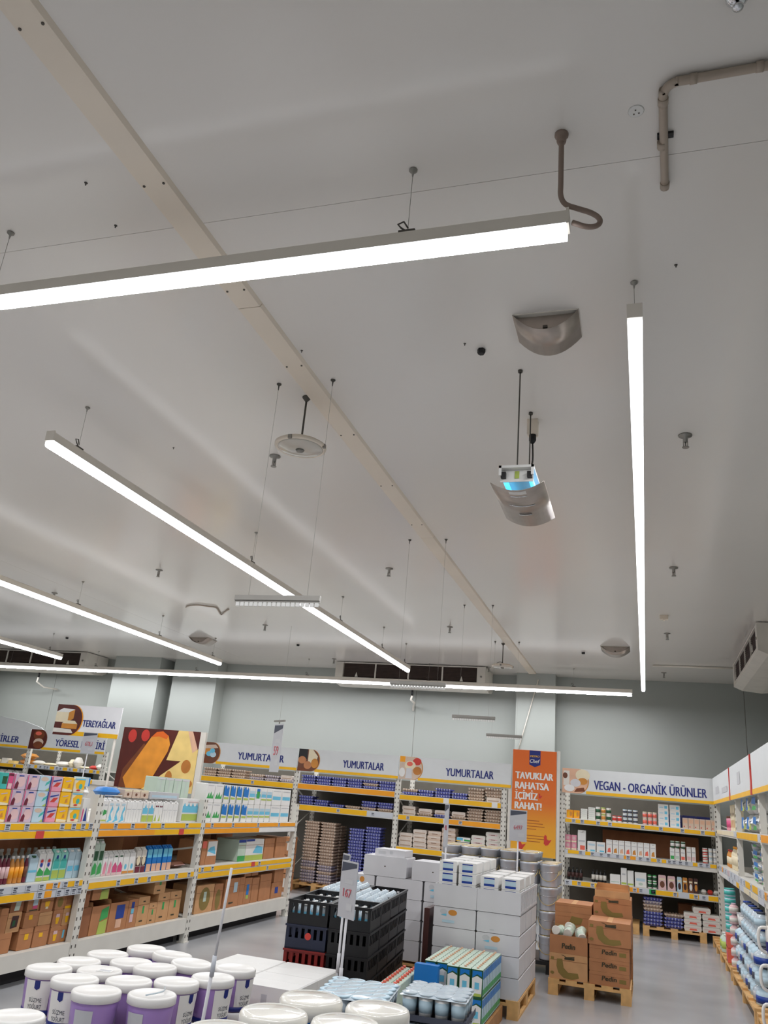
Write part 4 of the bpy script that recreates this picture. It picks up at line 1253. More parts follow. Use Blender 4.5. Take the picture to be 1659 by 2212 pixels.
M2 = [(199, 209, 'green and pale', cartonfn('gc', .33, 'pale_green', GC)), (210, 220, 'green and pale', cartonfn('gc', .33, 'pale_green', GC)), (221, 231, 'pink and white', cartonfn('pk', .22, 'white', PKC)), (232, 242, 'pink and white', cartonfn('pk', .22, 'white', PKC)), (243, 253, 'hot pink and white', cartonfn('hp', .22, 'white', HPC)), (254, 264, 'hot pink and white', cartonfn('hp', .22, 'white', HPC)),
      (265, 277, 'white with blue drop', cartonfn('ws', .22, 'white', WSC)), (278, 290, 'white with blue drop', cartonfn('ws', .22, 'white', WSC)), (292, 302, 'chocolate', cartonfn('ch', .24, 'offwhite', CHC)), (303, 313, 'chocolate', cartonfn('ch', .24, 'offwhite', CHC)),
      (315, 325, 'blue and beige', cartonfn('bc', .25, 'blue', BLC, 'blue')), (327, 336, 'blue and beige', cartonfn('bc', .25, 'blue', BLC, 'blue')), (337, 346, 'blue and beige', cartonfn('bc', .25, 'blue', BLC, 'blue')), (349, 358, 'blue and beige', cartonfn('bc', .25, 'blue', BLC, 'blue')), (359, 368, 'blue and beige', cartonfn('bc', .25, 'blue', BLC, 'blue'))]
for i, (x0, x1, desc, fn) in enumerate(M2):
    left(fn, x0, x1, 1870, .765, 'drink_carton', '%s drink carton, %s from the left on the second bay middle shelf' % (desc, ORD[i + 1]), 'carton', 'drink cartons on the second bay')
left(lambda w: (p_bag('brn', w, .2, .075, 'brown', [('r', 'rose', .1, .4, .9, .5)]), .2), 370, 402, 1880, .765, 'brown_pouch', 'flat brown pouch lying at the right end of the drink cartons', 'pouch', None)


# cardboard boxes
def p_card(key, w, d, h, tone='cardboard', prints=(), open_top=False):
    k = ('card', key, round(w, 3), round(d, 3), round(h, 3), open_top)

    def make():
        b = MB()
        t = .006
        if open_top:
            b.box(-w / 2, w / 2, -d / 2, d / 2, 0, t)
            b.box(-w / 2, w / 2, -d / 2, -d / 2 + t, t, h)
            b.box(-w / 2, w / 2, d / 2 - t, d / 2, t, h)
            b.box(-w / 2, -w / 2 + t, -d / 2 + t, d / 2 - t, t, h)
            b.box(w / 2 - t, w / 2, -d / 2 + t, d / 2 - t, t, h)
        else:
            c = .006
            b.prism([(-w / 2 + c, 0), (w / 2 - c, 0), (w / 2, c), (w / 2, h - c), (w / 2 - c, h), (-w / 2 + c, h), (-w / 2, h - c), (-w / 2, c)], -d / 2, d / 2)
            b.box(-w / 2 + .004, w / 2 - .004, -d / 2 - .001, -d / 2, h * .72, h * .735, 1)
            b.box(-.025, .025, -d / 2, d / 2, h, h + .0008, 2)
        return b.mesh('body', [tone, 'cardboard_dark', 'cardboard_light'])

    def flaps():
        b = MB()
        t = .005
        a = .1
        for s in (-1, 1):
            b.add([(s * (w / 2 - .004), -d / 2, h), (s * (w / 2 - .004), d / 2, h), (s * (w / 2 - .012), d / 2 * .95, h + .05), (s * (w / 2 - .012), -d / 2 * .9, h + .035)], [(0, 1, 2, 3)])
        b.add([(-w / 2, d / 2, h), (w / 2, d / 2, h), (w / 2 * .95, d / 2 - .01, h + a * .5), (-w / 2 * .95, d / 2 - .01, h + a * .5)], [(0, 1, 2, 3)])
        return b.mesh('flaps', ['cardboard_light'])
    ch = []
    if prints:
        ch.append(('print', flat_print(prints, -w / 2, w / 2, 0, h, -d / 2 - .001, key=k)))
    if open_top:
        ch.append(('flaps', cached(k + ('fl',), flaps)))
    return cached(k, make), ch


def cardfn(key, h, tone='cardboard', prints=(), d=.32, op=False):
    return lambda w: (p_card(key, w, d, h, tone, prints, op), d)


YP_ = [('p', 'yellow', [(.35, .35), (.65, .35), (.7, .7), (.3, .7)]), ('r', 'cream', .4, .2, .6, .35)]
CUP_ = [('p', 'yellow', [(.38, .15), (.62, .15), (.7, .55), (.3, .55)]), ('p', 'rose', [(.3, .55), (.7, .55), (.68, .75), (.32, .75)])]
GREEN_ = [('r', 'green', .36, .25, .62, .6), ('r', 'print_dark', .35, .1, .65, .16)]
RED_ = [('r', 'pale_blue', .45, .45, .85, .9), ('r', 'hot_pink', .45, .2, .85, .45), ('r', 'print_dark', .2, .05, .9, .15)]
WIN_ = [('p', 'choco', [(.28, .2), (.78, .25), (.82, .82), (.32, .82)]), ('p', 'dark_green', [(.4, .3), (.6, .32), (.62, .6), (.42, .6)])]
BCUP = [('r', 'sky', .35, .25, .62, .72), ('r', 'amber', .3, .06, .7, .14)]
B1 = [(-16, 15, 2070, .25, 'plain brown', cardfn('a', .15)), (-14, 2, 2050, .40, 'narrow brown', cardfn('b', .19)), (5, 34, 2040, .40, 'cut open', cardfn('c', .15, 'cardboard_light', WIN_)), (12, 40, 2010, .551, 'pale printed', cardfn('d', .12, 'cardboard_dark', [('p', 'pale_green', [(.3, .1), (.7, .1), (.8, .8), (.4, .8)])])),
      (32, 62, 2060, .25, 'yellow marked', cardfn('e', .165, 'cardboard', [('r', 'yellow', .42, .45, .7, .72)])), (66, 98, 2050, .25, 'yellow marked wide', cardfn('f', .165, 'cardboard', [('r', 'yellow', .35, .45, .6, .65)])), (42, 74, 2030, .416, 'flat yellow marked', cardfn('g', .12, 'cardboard', [('r', 'yellow', .3, .5, .55, .8)])), (75, 103, 2025, .417, 'flat brown', cardfn('h', .10, 'cardboard_light')),
      (50, 76, 2000, .538, 'pink marked', cardfn('i', .10, 'cardboard', RED_)), (80, 107, 1995, .519, 'big yellow marked', cardfn('j', .12, 'cardboard', YP_)), (101, 123, 2050, .25, 'cup printed', cardfn('k', .135, 'cardboard', CUP_)), (123.5, 138, 2045, .25, 'blue cup printed', cardfn('l', .135, 'cardboard', BCUP)),
      (106, 127, 2020, .386, 'cup printed middle', cardfn('k', .135, 'cardboard', CUP_)), (128, 147, 2015, .386, 'amber cup printed', cardfn('m', .135, 'cardboard_light', CUP_)), (112, 132, 1990, .523, 'shadowy printed', cardfn('n', .115, 'cardboard', [('e', 'cardboard_print', .5, .5, .3, .35)])), (133, 150, 1985, .523, 'yellow bottomed', cardfn('o', .12, 'cardboard', [('r', 'yellow', .1, .0, .9, .18), ('r', 'cardboard_dark', .15, .3, .9, .85)]))]
for i, (x0, x1, y, z, desc, fn) in enumerate(B1):
    left(fn, x0, x1, y, z, 'cardboard_box', '%s cardboard box on the lowest shelf of the first bay' % desc, 'box', 'brown boxes on the left rack', jit=.012)
GRN = [('p', 'green', [(.5, .45), (.95, .55), (.95, .95), (.55, .85)]), ('p', 'lime', [(.45, .0), (.95, .0), (.95, .5), (.5, .42)])]
BLU = [('r', 'deep_blue', .35, .42, .8, .9), ('r', 'print_pink', .4, .1, .7, .4)]
BLU2 = [('r', 'deep_blue', .3, .7, .6, .92), ('r', 'sky', .3, .5, .6, .68), ('r', 'rose', .25, .2, .6, .48)]
SLT = [('r', 'green', .42, .42, .58, .68), ('r', 'print_dark', .25, .14, .55, .19), ('r', 'print_dark', .4, .82, .6, .86)]
B2 = [(171, 190, 2010, .25, 'narrow brown', cardfn('a2', .25, 'cardboard_dark')), (191, 229, 2010, .25, 'open green printed', cardfn('b2', .25, 'cardboard', GRN, .34, True)), (193, 229, 1970, .556, 'upper green printed', cardfn('c2', .175, 'cardboard', GRN, .3)), (231, 271, 2000, .25, 'open blue printed', cardfn('d2', .255, 'cardboard', BLU, .34, True)),
      (272, 292, 1995, .25, 'pink and blue printed', cardfn('e2', .26, 'cardboard', BLU2)), (293, 317, 1990, .25, 'green slotted', cardfn('f2', .27, 'cardboard_light', SLT)), (318, 335, 1985, .25, 'green slotted low', cardfn('g2', .20, 'cardboard_light', SLT)), (336, 361, 1980, .25, 'green slotted tall', cardfn('h2', .28, 'cardboard_light', SLT)),
      (362, 386, 1975, .25, 'green slotted rightmost', cardfn('i2', .28, 'cardboard_light', SLT)), (330, 354, 1940, .5315, 'topmost green slotted', cardfn('j2', .20, 'cardboard_light', SLT)), (172, 190, 1965, .505, 'dark upper', cardfn('k2', .2, 'cardboard_dark'))]
for i, (x0, x1, y, z, desc, fn) in enumerate(B2):
    o = left(fn, x0, x1, y, z, 'cardboard_box', '%s cardboard box on the lowest shelf of the second bay' % desc, 'box', 'brown boxes on the left rack', jit=.012)
MB3 = [(433, 442, 1860, .775, 'narrow red topped', cardfn('a3', .26, 'cardboard', [('r', 'coral', 0, .7, 1, 1)])), (444, 467, 1850, .775, 'white and blue printed', cardfn('b3', .27, 'cardboard', [('r', 'white', .1, .35, .95, .95), ('p', 'sky', [(.1, .55), (.9, .4), (.7, .75), (.3, .7)])])),
       (513, 529, 1845, .775, 'pale green ended', cardfn('c3', .26, 'pale_green', [('r', 'deep_blue', 0, .86, 1, 1), ('r', 'green', 0, 0, 1, .25)])), (530, 568, 1840, .775, 'white milk', cardfn('d3', .26, 'white', [('p', 'sky', [(.4, .35), (.95, .3), (.95, .6), (.6, .7)]), ('r', 'lime', 0, 0, 1, .25), ('r', 'deep_blue', 0, .9, .45, 1)])),
       (570, 592, 1835, .775, 'brown', cardfn('e3', .26, 'cardboard')), (595, 617, 1830, .775, 'rightmost brown', cardfn('e3', .27, 'cardboard'))]
for i, (x0, x1, y, z, desc, fn) in enumerate(MB3):
    left(fn, x0, x1, y, z, 'cardboard_box', '%s carton on the middle shelf of the third bay' % desc, 'box', 'boxes on the third bay', jit=.012)
B3 = [(419, 457, 1965, .25, 'green oval printed', cardfn('a4', .30, 'cardboard_light', [('e', 'cardboard_print', .5, .5, .3, .42), ('r', 'pale_green', .42, .4, .58, .75)])), (459, 477, 1955, .25, 'dark sided', cardfn('b4', .29, 'cardboard', [('e', 'cardboard_print', .5, .4, .3, .4)])), (480, 512, 1960, .25, 'big white patched', cardfn('c4', .33, 'cardboard', [('r', 'pale_blue', .6, .5, .85, .85), ('r', 'print_dark', .35, .12, .65, .18)])),
      (514.5, 525, 1940, .25, 'narrow plain', cardfn('d4', .33)), (526, 541, 1935, .25, 'blue stickered', cardfn('e4', .31, 'cardboard', [('r', 'blue', .3, .35, .65, .75), ('r', 'lime', .3, .2, .65, .34)])), (542, 557, 1930, .25, 'plain middle', cardfn('f4', .30)), (559, 584, 1925, .25, 'large plain', cardfn('g4', .33)),
      (587, 610, 1915, .25, 'blue marked low', cardfn('h4', .20, 'cardboard', [('r', 'deep_blue', .3, .3, .6, .7)])), (527, 541, 1900, .582, 'upper blue stickered', cardfn('e4u', .16, 'cardboard', [('r', 'deep_blue', .3, .35, .65, .75)])), (543, 557, 1895, .582, 'upper plain', cardfn('f4', .16)), (593, 612, 1890, .452, 'upper rightmost', cardfn('i4', .29))]
for i, (x0, x1, y, z, desc, fn) in enumerate(B3):
    left(fn, x0, x1, y, z, 'cardboard_box', '%s cardboard box on the lowest shelf of the third bay' % desc, 'box', 'brown boxes on the left rack', jit=.012)
# stock standing behind, on the far half of the rack
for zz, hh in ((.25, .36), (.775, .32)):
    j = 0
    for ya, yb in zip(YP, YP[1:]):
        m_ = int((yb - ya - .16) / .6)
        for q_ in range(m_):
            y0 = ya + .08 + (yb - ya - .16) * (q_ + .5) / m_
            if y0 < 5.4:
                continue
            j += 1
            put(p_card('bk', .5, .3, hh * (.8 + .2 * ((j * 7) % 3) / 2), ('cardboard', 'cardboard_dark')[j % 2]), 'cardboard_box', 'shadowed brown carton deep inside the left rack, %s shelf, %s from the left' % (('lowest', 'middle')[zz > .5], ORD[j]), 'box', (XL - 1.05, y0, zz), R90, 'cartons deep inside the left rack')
# ------------------------------------------------------------ egg trays
TR = {'b': ('blue', p_eggtray('b', 'egg_blue', 'egg_light'), .052), 't': ('tan', p_eggtray('t', 'egg_tan', 'eggshell'), .052), 'g': ('lilac grey', p_eggtray('g', 'egg_grey', 'eggshell'), .052),
      'w': ('cream', p_eggpack('w', 'egg_white', 'egg_tan'), .075), 'o': ('peach', p_eggpack('o', 'beige', [('r', 'egg_white', .05, .5, .95, .85), ('r', 'brown', .3, .3, .7, .4)]), .075),
      'p': ('pinkish white', p_eggpack('p', 'offwhite', [('r', 'rose', .2, .25, .8, .5), ('r', 'brown', .35, .3, .65, .42)]), .075), 'T': ('teal and white', p_eggpack('T', 'white', [('r', 'sky', .02, .3, .45, .9), ('r', 'green', .55, .2, .98, .6), ('r', 'yellow', 0, .1, .3, .3)]), .085)}


def stack(x, y, z, code, where, rz=0.0, cat='egg tray', group='egg trays on the back wall'):
    for k, c in enumerate(code):
        nm, pr, h = TR[c]
        put(pr, 'egg_tray' if c in 'btg' else 'egg_carton', '%s egg %s, %s up in %s' % (nm, 'tray' if c in 'btg' else 'carton', ORD[k + 1], where), cat if c in 'btg' else 'egg carton', (x + jig(.006), y + jig(.006), z), rz + jig(.02), group)
        z += h


yE = YB + .20
A = D(445, 533, 1680, Y=YB)
for i, (x, c) in enumerate(zip((-8.20, -7.89, -7.58), ('ttt', 'ttt', 'ttt'))):
    stack(x, yE, 1.82, c, 'the %s tan stack under the blue eggs sign' % ORD[i + 1])
for i, (x, c) in enumerate(zip((-7.17, -6.86, -6.55), ('gt', 'gg', 'gw'))):
    stack(x, yE, 1.82, c, 'low stack %s, right of the tan stacks' % ('one', 'two', 'three')[i])
for i, (x, c) in enumerate(zip([-6.10 + .312 * k for k in range(6)], ('bbb', 'bbb', 'bbb', 'bbb', 'btb', 'bbb'))):
    stack(x, yE, 1.83, c, 'the %s stack, upper shelf, middle egg bay' % ORD[i + 1])
for i, (x, c) in enumerate(zip([-6.10 + .312 * k for k in range(6)], ('bbb', 'bb', 'b', 't', 'tbb', 'tbb'))):
    stack(x, yE, 1.46, c, 'the %s stack, second shelf, middle egg bay' % ORD[i + 1])
for i, (x, c) in enumerate(zip([-4.09 + .305 * k for k in range(6)], ('bt', 'bb', 'bbb', 'bb', 'tttt', 'wttt'))):
    stack(x, yE, 1.79, c, 'the %s stack, upper shelf, third egg bay' % ORD[i + 1])
for i, (x, c) in enumerate(zip([-4.09 + .305 * k for k in range(6)], ('ww', 'tw', 'bw', 'tw', 'tttt', 'tttt'))):
    stack(x, yE, 1.45, c, 'the %s stack, second shelf, third egg bay' % ORD[i + 1])
for i, (x, c) in enumerate(zip([-4.115 + .262 * k for k in range(7)], ('www', 'wwww', 'oooo', 'ooooo', 'TTT', 'pppp', 'ppppp'))):
    stack(x, yE, .92, c, 'the %s stack, third shelf, third egg bay' % ORD[i + 1])


# ------------------------------------------------------------ pallets
def pallet(lab, x, y, w, d, rz=0.0, m='wood', group='wooden pallets'):
    """Euro style pallet, front (width w) looks to -Y, origin at the front left bottom corner"""
    r = empty('wooden_pallet', lab, 'pallet', (x, y, 0), rz, group)
    for k in range(3):
        x0 = k * (w - .10) / 2
        obj('bottom_board', MB().box(x0, x0 + .10, 0, d, 0, .022).mesh('bottom_board', [m]), r)
        for j in range(3):
            y0 = j * (d - .12) / 2
            obj('block', MB().box(x0 + .002, x0 + .098, y0, y0 + .12, .022, .1).mesh('block', [m]), r)
    for j in range(3):
        y0 = j * (d - .12) / 2
        obj('stringer_board', MB().box(0, w, y0, y0 + .12, .1, .122).mesh('stringer_board', [m]), r)
    n = 5
    for k in range(n):
        x0 = k * (w - .11) / (n - 1)
        obj('deck_board', MB().box(x0, x0 + .11, 0, d, .122, .144).mesh('deck_board', [m]), r)
    return r


pallet('wooden pallet under the tall tan and blue egg stacks', -6.24, YB - .05, 1.02, .8)
pallet('wooden pallet on the floor below the blue egg trays, right corner', -.09, YB - .02, .95, .9)
pallet('wooden pallet on the floor behind the brown banana boxes', -1.24, YB + .0, 1.1, .8)
for i in range(4):
    stack(-6.08 + (i % 2) * .32 + .18, YB + .16 + (i // 2) * .34, .144, ('ggggtggttttttttttttt', 'gggtggtttttttttttttt', 'ggttttttttttttttttt', 'ggttttttttttttttttt')[i][:20], 'the tall floor stack %s near the left rack' % ('one', 'two', 'three', 'four')[i])
for i in range(2):
    stack(-5.02 + i * .31, YB + .16, .144, 'b' * (19 + i), 'the tall %s floor stack' % ('left blue', 'right blue')[i])
pallet('wooden pallet under the tall blue egg stacks', -5.2, YB - .05, .8, .8)
for i, z in enumerate((.0, .30, .60)):
    put(p_card('eg', .20, .3, .29, 'cardboard', [('r', 'offwhite', .15, .25, .3, .75), ('r', 'offwhite', .65, .25, .8, .75)]), 'cardboard_box', 'brown carton with two white labels beside the left rack, %s up' % ORD[i + 1], 'box', (-6.17, YB - .35, z), .03, 'white labelled cartons')
for i, (x, c) in enumerate(zip((.07, .38), ('bbbbttgb', 'bbbt'))):
    stack(x, YB + .2, .144, c, 'the %s floor stack below the vegan rack' % ORD[i + 1])
for i, (x, z) in enumerate(((.665, .144), (.665, .232), (.665, .32), (.935, .144), (.935, .232), (.935, .32), (.8, .408))):
    put(p_eggpack('bigp', 'offwhite', [('p', 'coral', [(.3, .15), (.75, .15), (.7, .45), (.35, .45)]), ('r', 'rose', .1, .5, .9, .6)], w=.265, h=.085), 'egg_carton', 'white egg carton with red label on the corner pallet, number %s' % ORD[i + 1], 'egg carton', (x, YB + .16, z), jig(.03), 'white egg cartons on the corner pallet')
put(p_card('cb', .5, .3, .34, 'cardboard_dark'), 'cardboard_box', 'brown carton standing behind the white egg cartons in the corner', 'box', (.72, YB + .62, .144), 0.0)


# ------------------------------------------------------------ vegan rack goods
def back(fn, x0, x1, y, z, name, lab, cat, group=None, inn=.06, jit=.015):
    a, c = D(x0, x1, y, Y=YB)
    w = (c - a) * .96
    pr, d = fn(w)
    return put(pr, name, lab, cat, ((a + c) / 2, YB + inn + d / 2, z), jig(jit), group)


def jarfn(key, h, body, lid, label=None):
    return lambda w: (p_jar(key, w / 2, h, body, lid, label), w)


ORG = [('e', 'yellow', .3, .5, .2, .3), ('e', 'amber', .7, .5, .2, .3)]
back(boxfn('org', .13, 'orange', ORG, .14), 1223, 1237, 1760, 1.65, 'food_box', 'small orange box at the left end of the top vegan shelf', 'box', 'vegan shelf boxes')
back(boxfn('org', .13, 'orange', ORG, .14), 1238, 1251, 1760, 1.65, 'food_box', 'small orange box, second from the left on the top vegan shelf', 'box', 'vegan shelf boxes')
for i, (x0, x1, n) in enumerate(((1254, 1268, 5), (1270, 1285, 6))):
    for j in range(n):
        back(boxfn('thin', .032, 'white', [('r', 'pale_green', .1, .3, .9, .6)], .12), x0, x1, 1765, 1.65 + j * .033, 'tablet_box', 'thin white box, %s up in the %s white pile, top vegan shelf' % (ORD[j + 1], ('left', 'right')[i]), 'box', 'thin white boxes')
JR = [(1286, 1297, 2, .105, 'offwhite', 'white', 'dark_green', 'green labelled'), (1298, 1308, 2, .105, 'cream', 'lime', 'amber', 'olive'), (1309, 1320, 2, .105, 'offwhite', 'white', 'dark_green', 'dark green labelled'), (1322, 1332, 1, .10, 'white', 'red', 'red', 'red dotted'), (1333, 1343, 1, .10, 'white', 'red', 'red', 'second red dotted'),
      (1345, 1355, 3, .07, 'white', 'pale_blue', 'tag_print', 'blue grey'), (1356, 1366, 3, .07, 'white', 'pale_blue', 'tag_print', 'second blue grey'), (1367, 1378, 3, .07, 'white', 'pale_blue', 'tag_print', 'third blue grey'), (1388, 1398, 2, .10, 'rose', 'cream', 'coral', 'pinkish'), (1399, 1409, 2, .10, 'rose', 'cream', 'coral', 'second pinkish'), (1410, 1419, 2, .10, 'rose', 'cream', 'coral', 'third pinkish')]
for x0, x1, n, h, body, lid, labm, desc in JR:
    for j in range(n):
        back(jarfn(desc, h, body, lid, labm), x0, x1, 1770, 1.65 + j * h * 1.01, 'jar', '%s jar on the top vegan shelf, %s in its pile' % (desc, ('lowest', 'second', 'third')[j]), 'jar', 'jars on the vegan rack')
for i, (x0, x1) in enumerate(((1422, 1445), (1447, 1470))):
    for j in range(4):
        back(boxfn('wbl', .085, 'white', [('r', 'sky', .62, .2, .9, .75), ('r', 'pale_blue', .1, .3, .5, .5)], .14), x0, x1, 1770, 1.65 + j * .086, 'tofu_box', 'white and blue box, %s up in the %s pile on the vegan rack' % (ORD[j + 1], ('left', 'right')[i]), 'box', 'white and blue boxes on the vegan rack')
for i in range(6):
    back(boxfn('beig', .16, 'beige', [('r', 'print_pink', .1, .5, .9, .9), ('e', 'red', .25, .15, .1, .08)], .12), 1475 + i * 12.4, 1487 + i * 12.4, 1785, 1.65, 'food_box', 'beige box, %s from the left at the right end of the top vegan shelf' % ORD[i + 1], 'box', 'beige boxes on the vegan rack')
for i in range(3):
    put(p_box('nvy', .21, .16, .20, 'navy'), 'food_box', 'dark navy box behind the beige boxes, %s from the left' % ORD[i + 1], 'box', (.46 + i * .22, YB + .38, 1.65), 0.0, 'navy boxes')
S2 = [(1220, 1232, 2, .115, boxfn, 'pink', [('e', 'rose', .5, .6, .3, .25), ('r', 'cream', 0, 0, 1, .2)]), (1233, 1245, 2, .115, boxfn, 'pink', [('e', 'rose', .5, .6, .3, .25), ('r', 'cream', 0, 0, 1, .2)])]
for i, (x0, x1, n, h, f_, m, pr) in enumerate(S2):
    for j in range(n):
        back(boxfn('pkb', h, m, pr, .12), x0, x1, 1835, 1.15 + j * h * 1.01, 'food_box', 'pink box on the second vegan shelf, %s column, %s' % (('left', 'right')[i], ('below', 'on top')[j]), 'box', 'pink boxes on the vegan rack')
back(cartonfn('bigw', .32, 'white', [('r', 'coral', .3, .05, .9, .3), ('r', 'print_grey', .1, .5, .9, .6)], 'white', .1), 1247, 1265, 1830, 1.15, 'plant_milk_carton', 'tall white carton right of the pink boxes, second vegan shelf', 'carton')
for i, (x0, x1) in enumerate(((1268, 1287), (1288, 1307))):
    back(boxfn('wsb', .16, 'white', [('r', 'sky', .35, .02, .9, .18), ('r', 'pale_blue', .1, .6, .9, .8)], .12), x0, x1, 1840, 1.15, 'food_box', 'white box with blue corner, %s one on the second vegan shelf' % ('left', 'right')[i], 'box', 'white boxes with blue corner')
for i in range(8):
    x0 = 1309 + i * 13.6
    back(cartonfn('pm%d' % (i % 3), .215, 'white', [('p', ('coral', 'amber', 'print_pink')[i % 3], [(.2, .1), (.8, .1), (.7, .5), (.3, .4)]), ('r', 'print_grey', .1, .75, .9, .8)], 'white', .09), x0, x0 + 13, 1845, 1.15, 'plant_milk_carton', 'white plant milk carton, %s in the row on the second vegan shelf' % ORD[i + 1], 'carton', 'plant milk cartons')
put(p_card('vb', 1.55, .03, .36, 'cardboard_dark'), 'cardboard_sheet', 'brown cardboard sheet standing behind the second vegan shelf', 'cardboard', (.05, YB + .55, 1.15), 0.0)
for i, (x0, x1, h, m2, desc) in enumerate(((1448, 1458, .19, 'green', 'green marked'), (1459, 1469, .19, 'pale_green', 'pale green marked'), (1471, 1481, .19, 'coral', 'coral marked'), (1484, 1494, .22, 'rose', 'rose marked'), (1495, 1504, .22, 'rose', 'second rose marked'))):
    back(cartonfn('v' + desc, h, 'white', [('r', m2, .1, .1, .9, .4), ('r', 'print_grey', .1, .7, .9, .78)], 'white', .08), x0, x1, 1860, 1.15, 'plant_milk_carton', '%s carton in the right group on the second vegan shelf' % desc, 'carton', 'right group of cartons')
    if i < 3:
        back(jarfn('vd', .10, 'dark_green', 'pale_green', 'white'), x0, x1, 1825, 1.15 + h * 1.0, 'jar', 'small dark green jar on top of the %s carton' % desc, 'jar', 'jars on cartons')
for i, (x0, x1, body, lab) in enumerate(((1519, 1531, 'red', 'red'), (1532, 1541, 'pale_blue', 'blue grey'), (1542, 1552, 'print_grey', 'grey'))):
    for j in range(3):
        back(jarfn('rj' + lab, .075, body, 'white', 'offwhite'), x0, x1, 1870, 1.15 + j * .076, 'jar', '%s jar near the corner on the second vegan shelf, %s up' % (lab, ORD[j + 1]), 'jar', 'corner jars')
for i in range(8):
    x0 = 1224 + i * 8.7 if i < 4 else 1277 + (i - 4) * 8.2
    back(lambda w: (p_bottle('dkb', w / 2, .19, 'blackgloss', 'black', 'choco' if i < 4 else 'offwhite', .4), w), x0, x0 + 8, 1895, .69, 'dark_bottle', 'small dark bottle, %s in the %s foursome on the third vegan shelf' % (ORD[i % 4 + 1], ('left', 'right')[i // 4]), 'bottle', 'dark bottles')
S3 = [(1317, 1340, .15, 'white', [('r', 'pale_green', .1, .2, .9, .3)], 'low white box'), (1341, 1354, .26, 'white', [('r', 'lime', .05, .03, .95, .15), ('r', 'print_grey', .2, .6, .8, .7)], 'tall white box with lime foot'), (1355, 1369, .23, 'white', [('r', 'lime', .05, .03, .95, .15)], 'second white box with lime foot'), (1371, 1397, .22, 'white', [('r', 'pale_blue', .1, .4, .9, .6), ('e', 'pale_green', .5, .2, .2, .1)], 'wide white box')]
for x0, x1, h, m, pr, desc in S3:
    back(boxfn('s3' + desc, h, m, pr, .12), x0, x1, 1905, .69, 'food_box', '%s on the third vegan shelf' % desc, 'box', 'white boxes on the third vegan shelf')
for i, (x0, x1) in enumerate(((1399, 1408), (1410, 1419))):
    for j in range(2):
        back(jarfn('gw', .10, 'white', 'green', 'dark_green'), x0, x1, 1910, .69 + j * .101, 'jar', 'white jar with green lid, %s column, %s, third vegan shelf' % (('left', 'right')[i], ('below', 'above')[j]), 'jar', 'green lidded jars')
for i, (x0, x1, m, d2, desc) in enumerate(((1422, 1440, 'rose', 'brown', 'pink pouch with brown print'), (1442, 1460, 'rose', 'brown', 'second pink pouch with brown print'), (1463, 1474, 'pale_blue', 'choco', 'grey pouch with chocolate print'), (1475, 1486, 'amber', 'choco', 'amber pouch with chocolate print'), (1488, 1498, 'brown', 'white', 'brown pouch with white print'), (1499, 1509, 'choco', 'amber', 'dark brown pouch'))):
    def pouch(w, m=m, d2=d2, desc=desc):
        P = [(-w / 2, 0), (w / 2, 0), (w / 2 * .94, .2), (w / 2 * .8, .215), (-w / 2 * .8, .215), (-w / 2 * .94, .2)]
        me = cached(('pouch', desc), lambda: MB().prism(P, -.03, .03).mesh('body', [m]))
        return (me, [('print', flat_print([('e', d2, .5, .4, .3, .25), ('r', 'cream', .15, .72, .85, .85)], -w / 2, w / 2, 0, .2, -.031, key=('pouch', desc)))]), .06
    back(pouch, x0, x1, 1920, .69, 'snack_pouch', '%s standing on the third vegan shelf' % desc, 'pouch', 'pouches on the vegan rack')
for i, (x, m) in enumerate(((.85, 'offwhite'), (.945, 'red'), (1.035, 'offwhite'))):
    put(p_bag('sb%d' % i, .085, .12, .07, m), 'snack_bag', '%s small bag lying at the right end of the third vegan shelf' % ('pale first', 'reddish', 'pale last')[i], 'bag', (x, YB + .14, .69), 0.0, 'small bags')


# ------------------------------------------------------------ right rack goods (front looks to -X)
def right(proto, y, d, z, name, lab, cat, group=None, inn=.05, rj=.03):
    return put(proto, name, lab, cat, (XR + inn + d / 2, y, z), -R90 + jig(rj), group)


for i in range(4):
    right(p_jar('pj', .05, .20, 'pink', 'brown', 'hot_pink'), 13.9 - i * .14, .1, 1.68, 'jar', 'pink jar on the upper right wall shelf, %s from the corner' % ORD[i + 1], 'jar', 'pink jars')
for i in range(3):
    right(p_box('cbx', .16, .12, .34, 'cream', [('r', 'amber', .2, .1, .8, .4), ('r', 'brown', .3, .6, .7, .7)]), 13.15 - i * .2, .12, 1.68, 'food_box', 'tall cream box on the upper right wall shelf, %s from the corner' % ORD[i + 1], 'box', 'tall cream boxes')
for i in range(4):
    right(p_bottle('ob', .042, .24, ('amber', 'red', 'amber', 'brown')[i], 'red', 'cream'), 14.2 - i * .16, .09, 1.17, 'sauce_bottle', 'amber sauce bottle on the lower right wall shelf, %s from the corner' % ORD[i + 1], 'bottle', 'amber bottles')
for i in range(4):
    right(p_bottle('yb', .05, .30, 'yellow' if i else 'cream', 'orange', 'cream'), 13.4 - i * .18, .1, 1.17, 'sauce_bottle', 'yellow sauce bottle on the lower right wall shelf, %s beyond the amber ones' % ORD[i + 1], 'bottle', 'yellow bottles')
BAGP = [('p', 'blue', [(.05, .1), (.62, .1), (.7, .9), (.2, .95)]), ('p', 'lime', [(.5, .05), (1, .05), (1, .45), (.75, .4)]), ('e', 'white', .62, .5, .16, .25)]
BAGQ = [('p', 'blue', [(.1, .5), (.9, .4), (.95, .9), (.3, .95)]), ('p', 'green', [(.1, .05), (.95, .05), (.95, .3), (.4, .35)])]
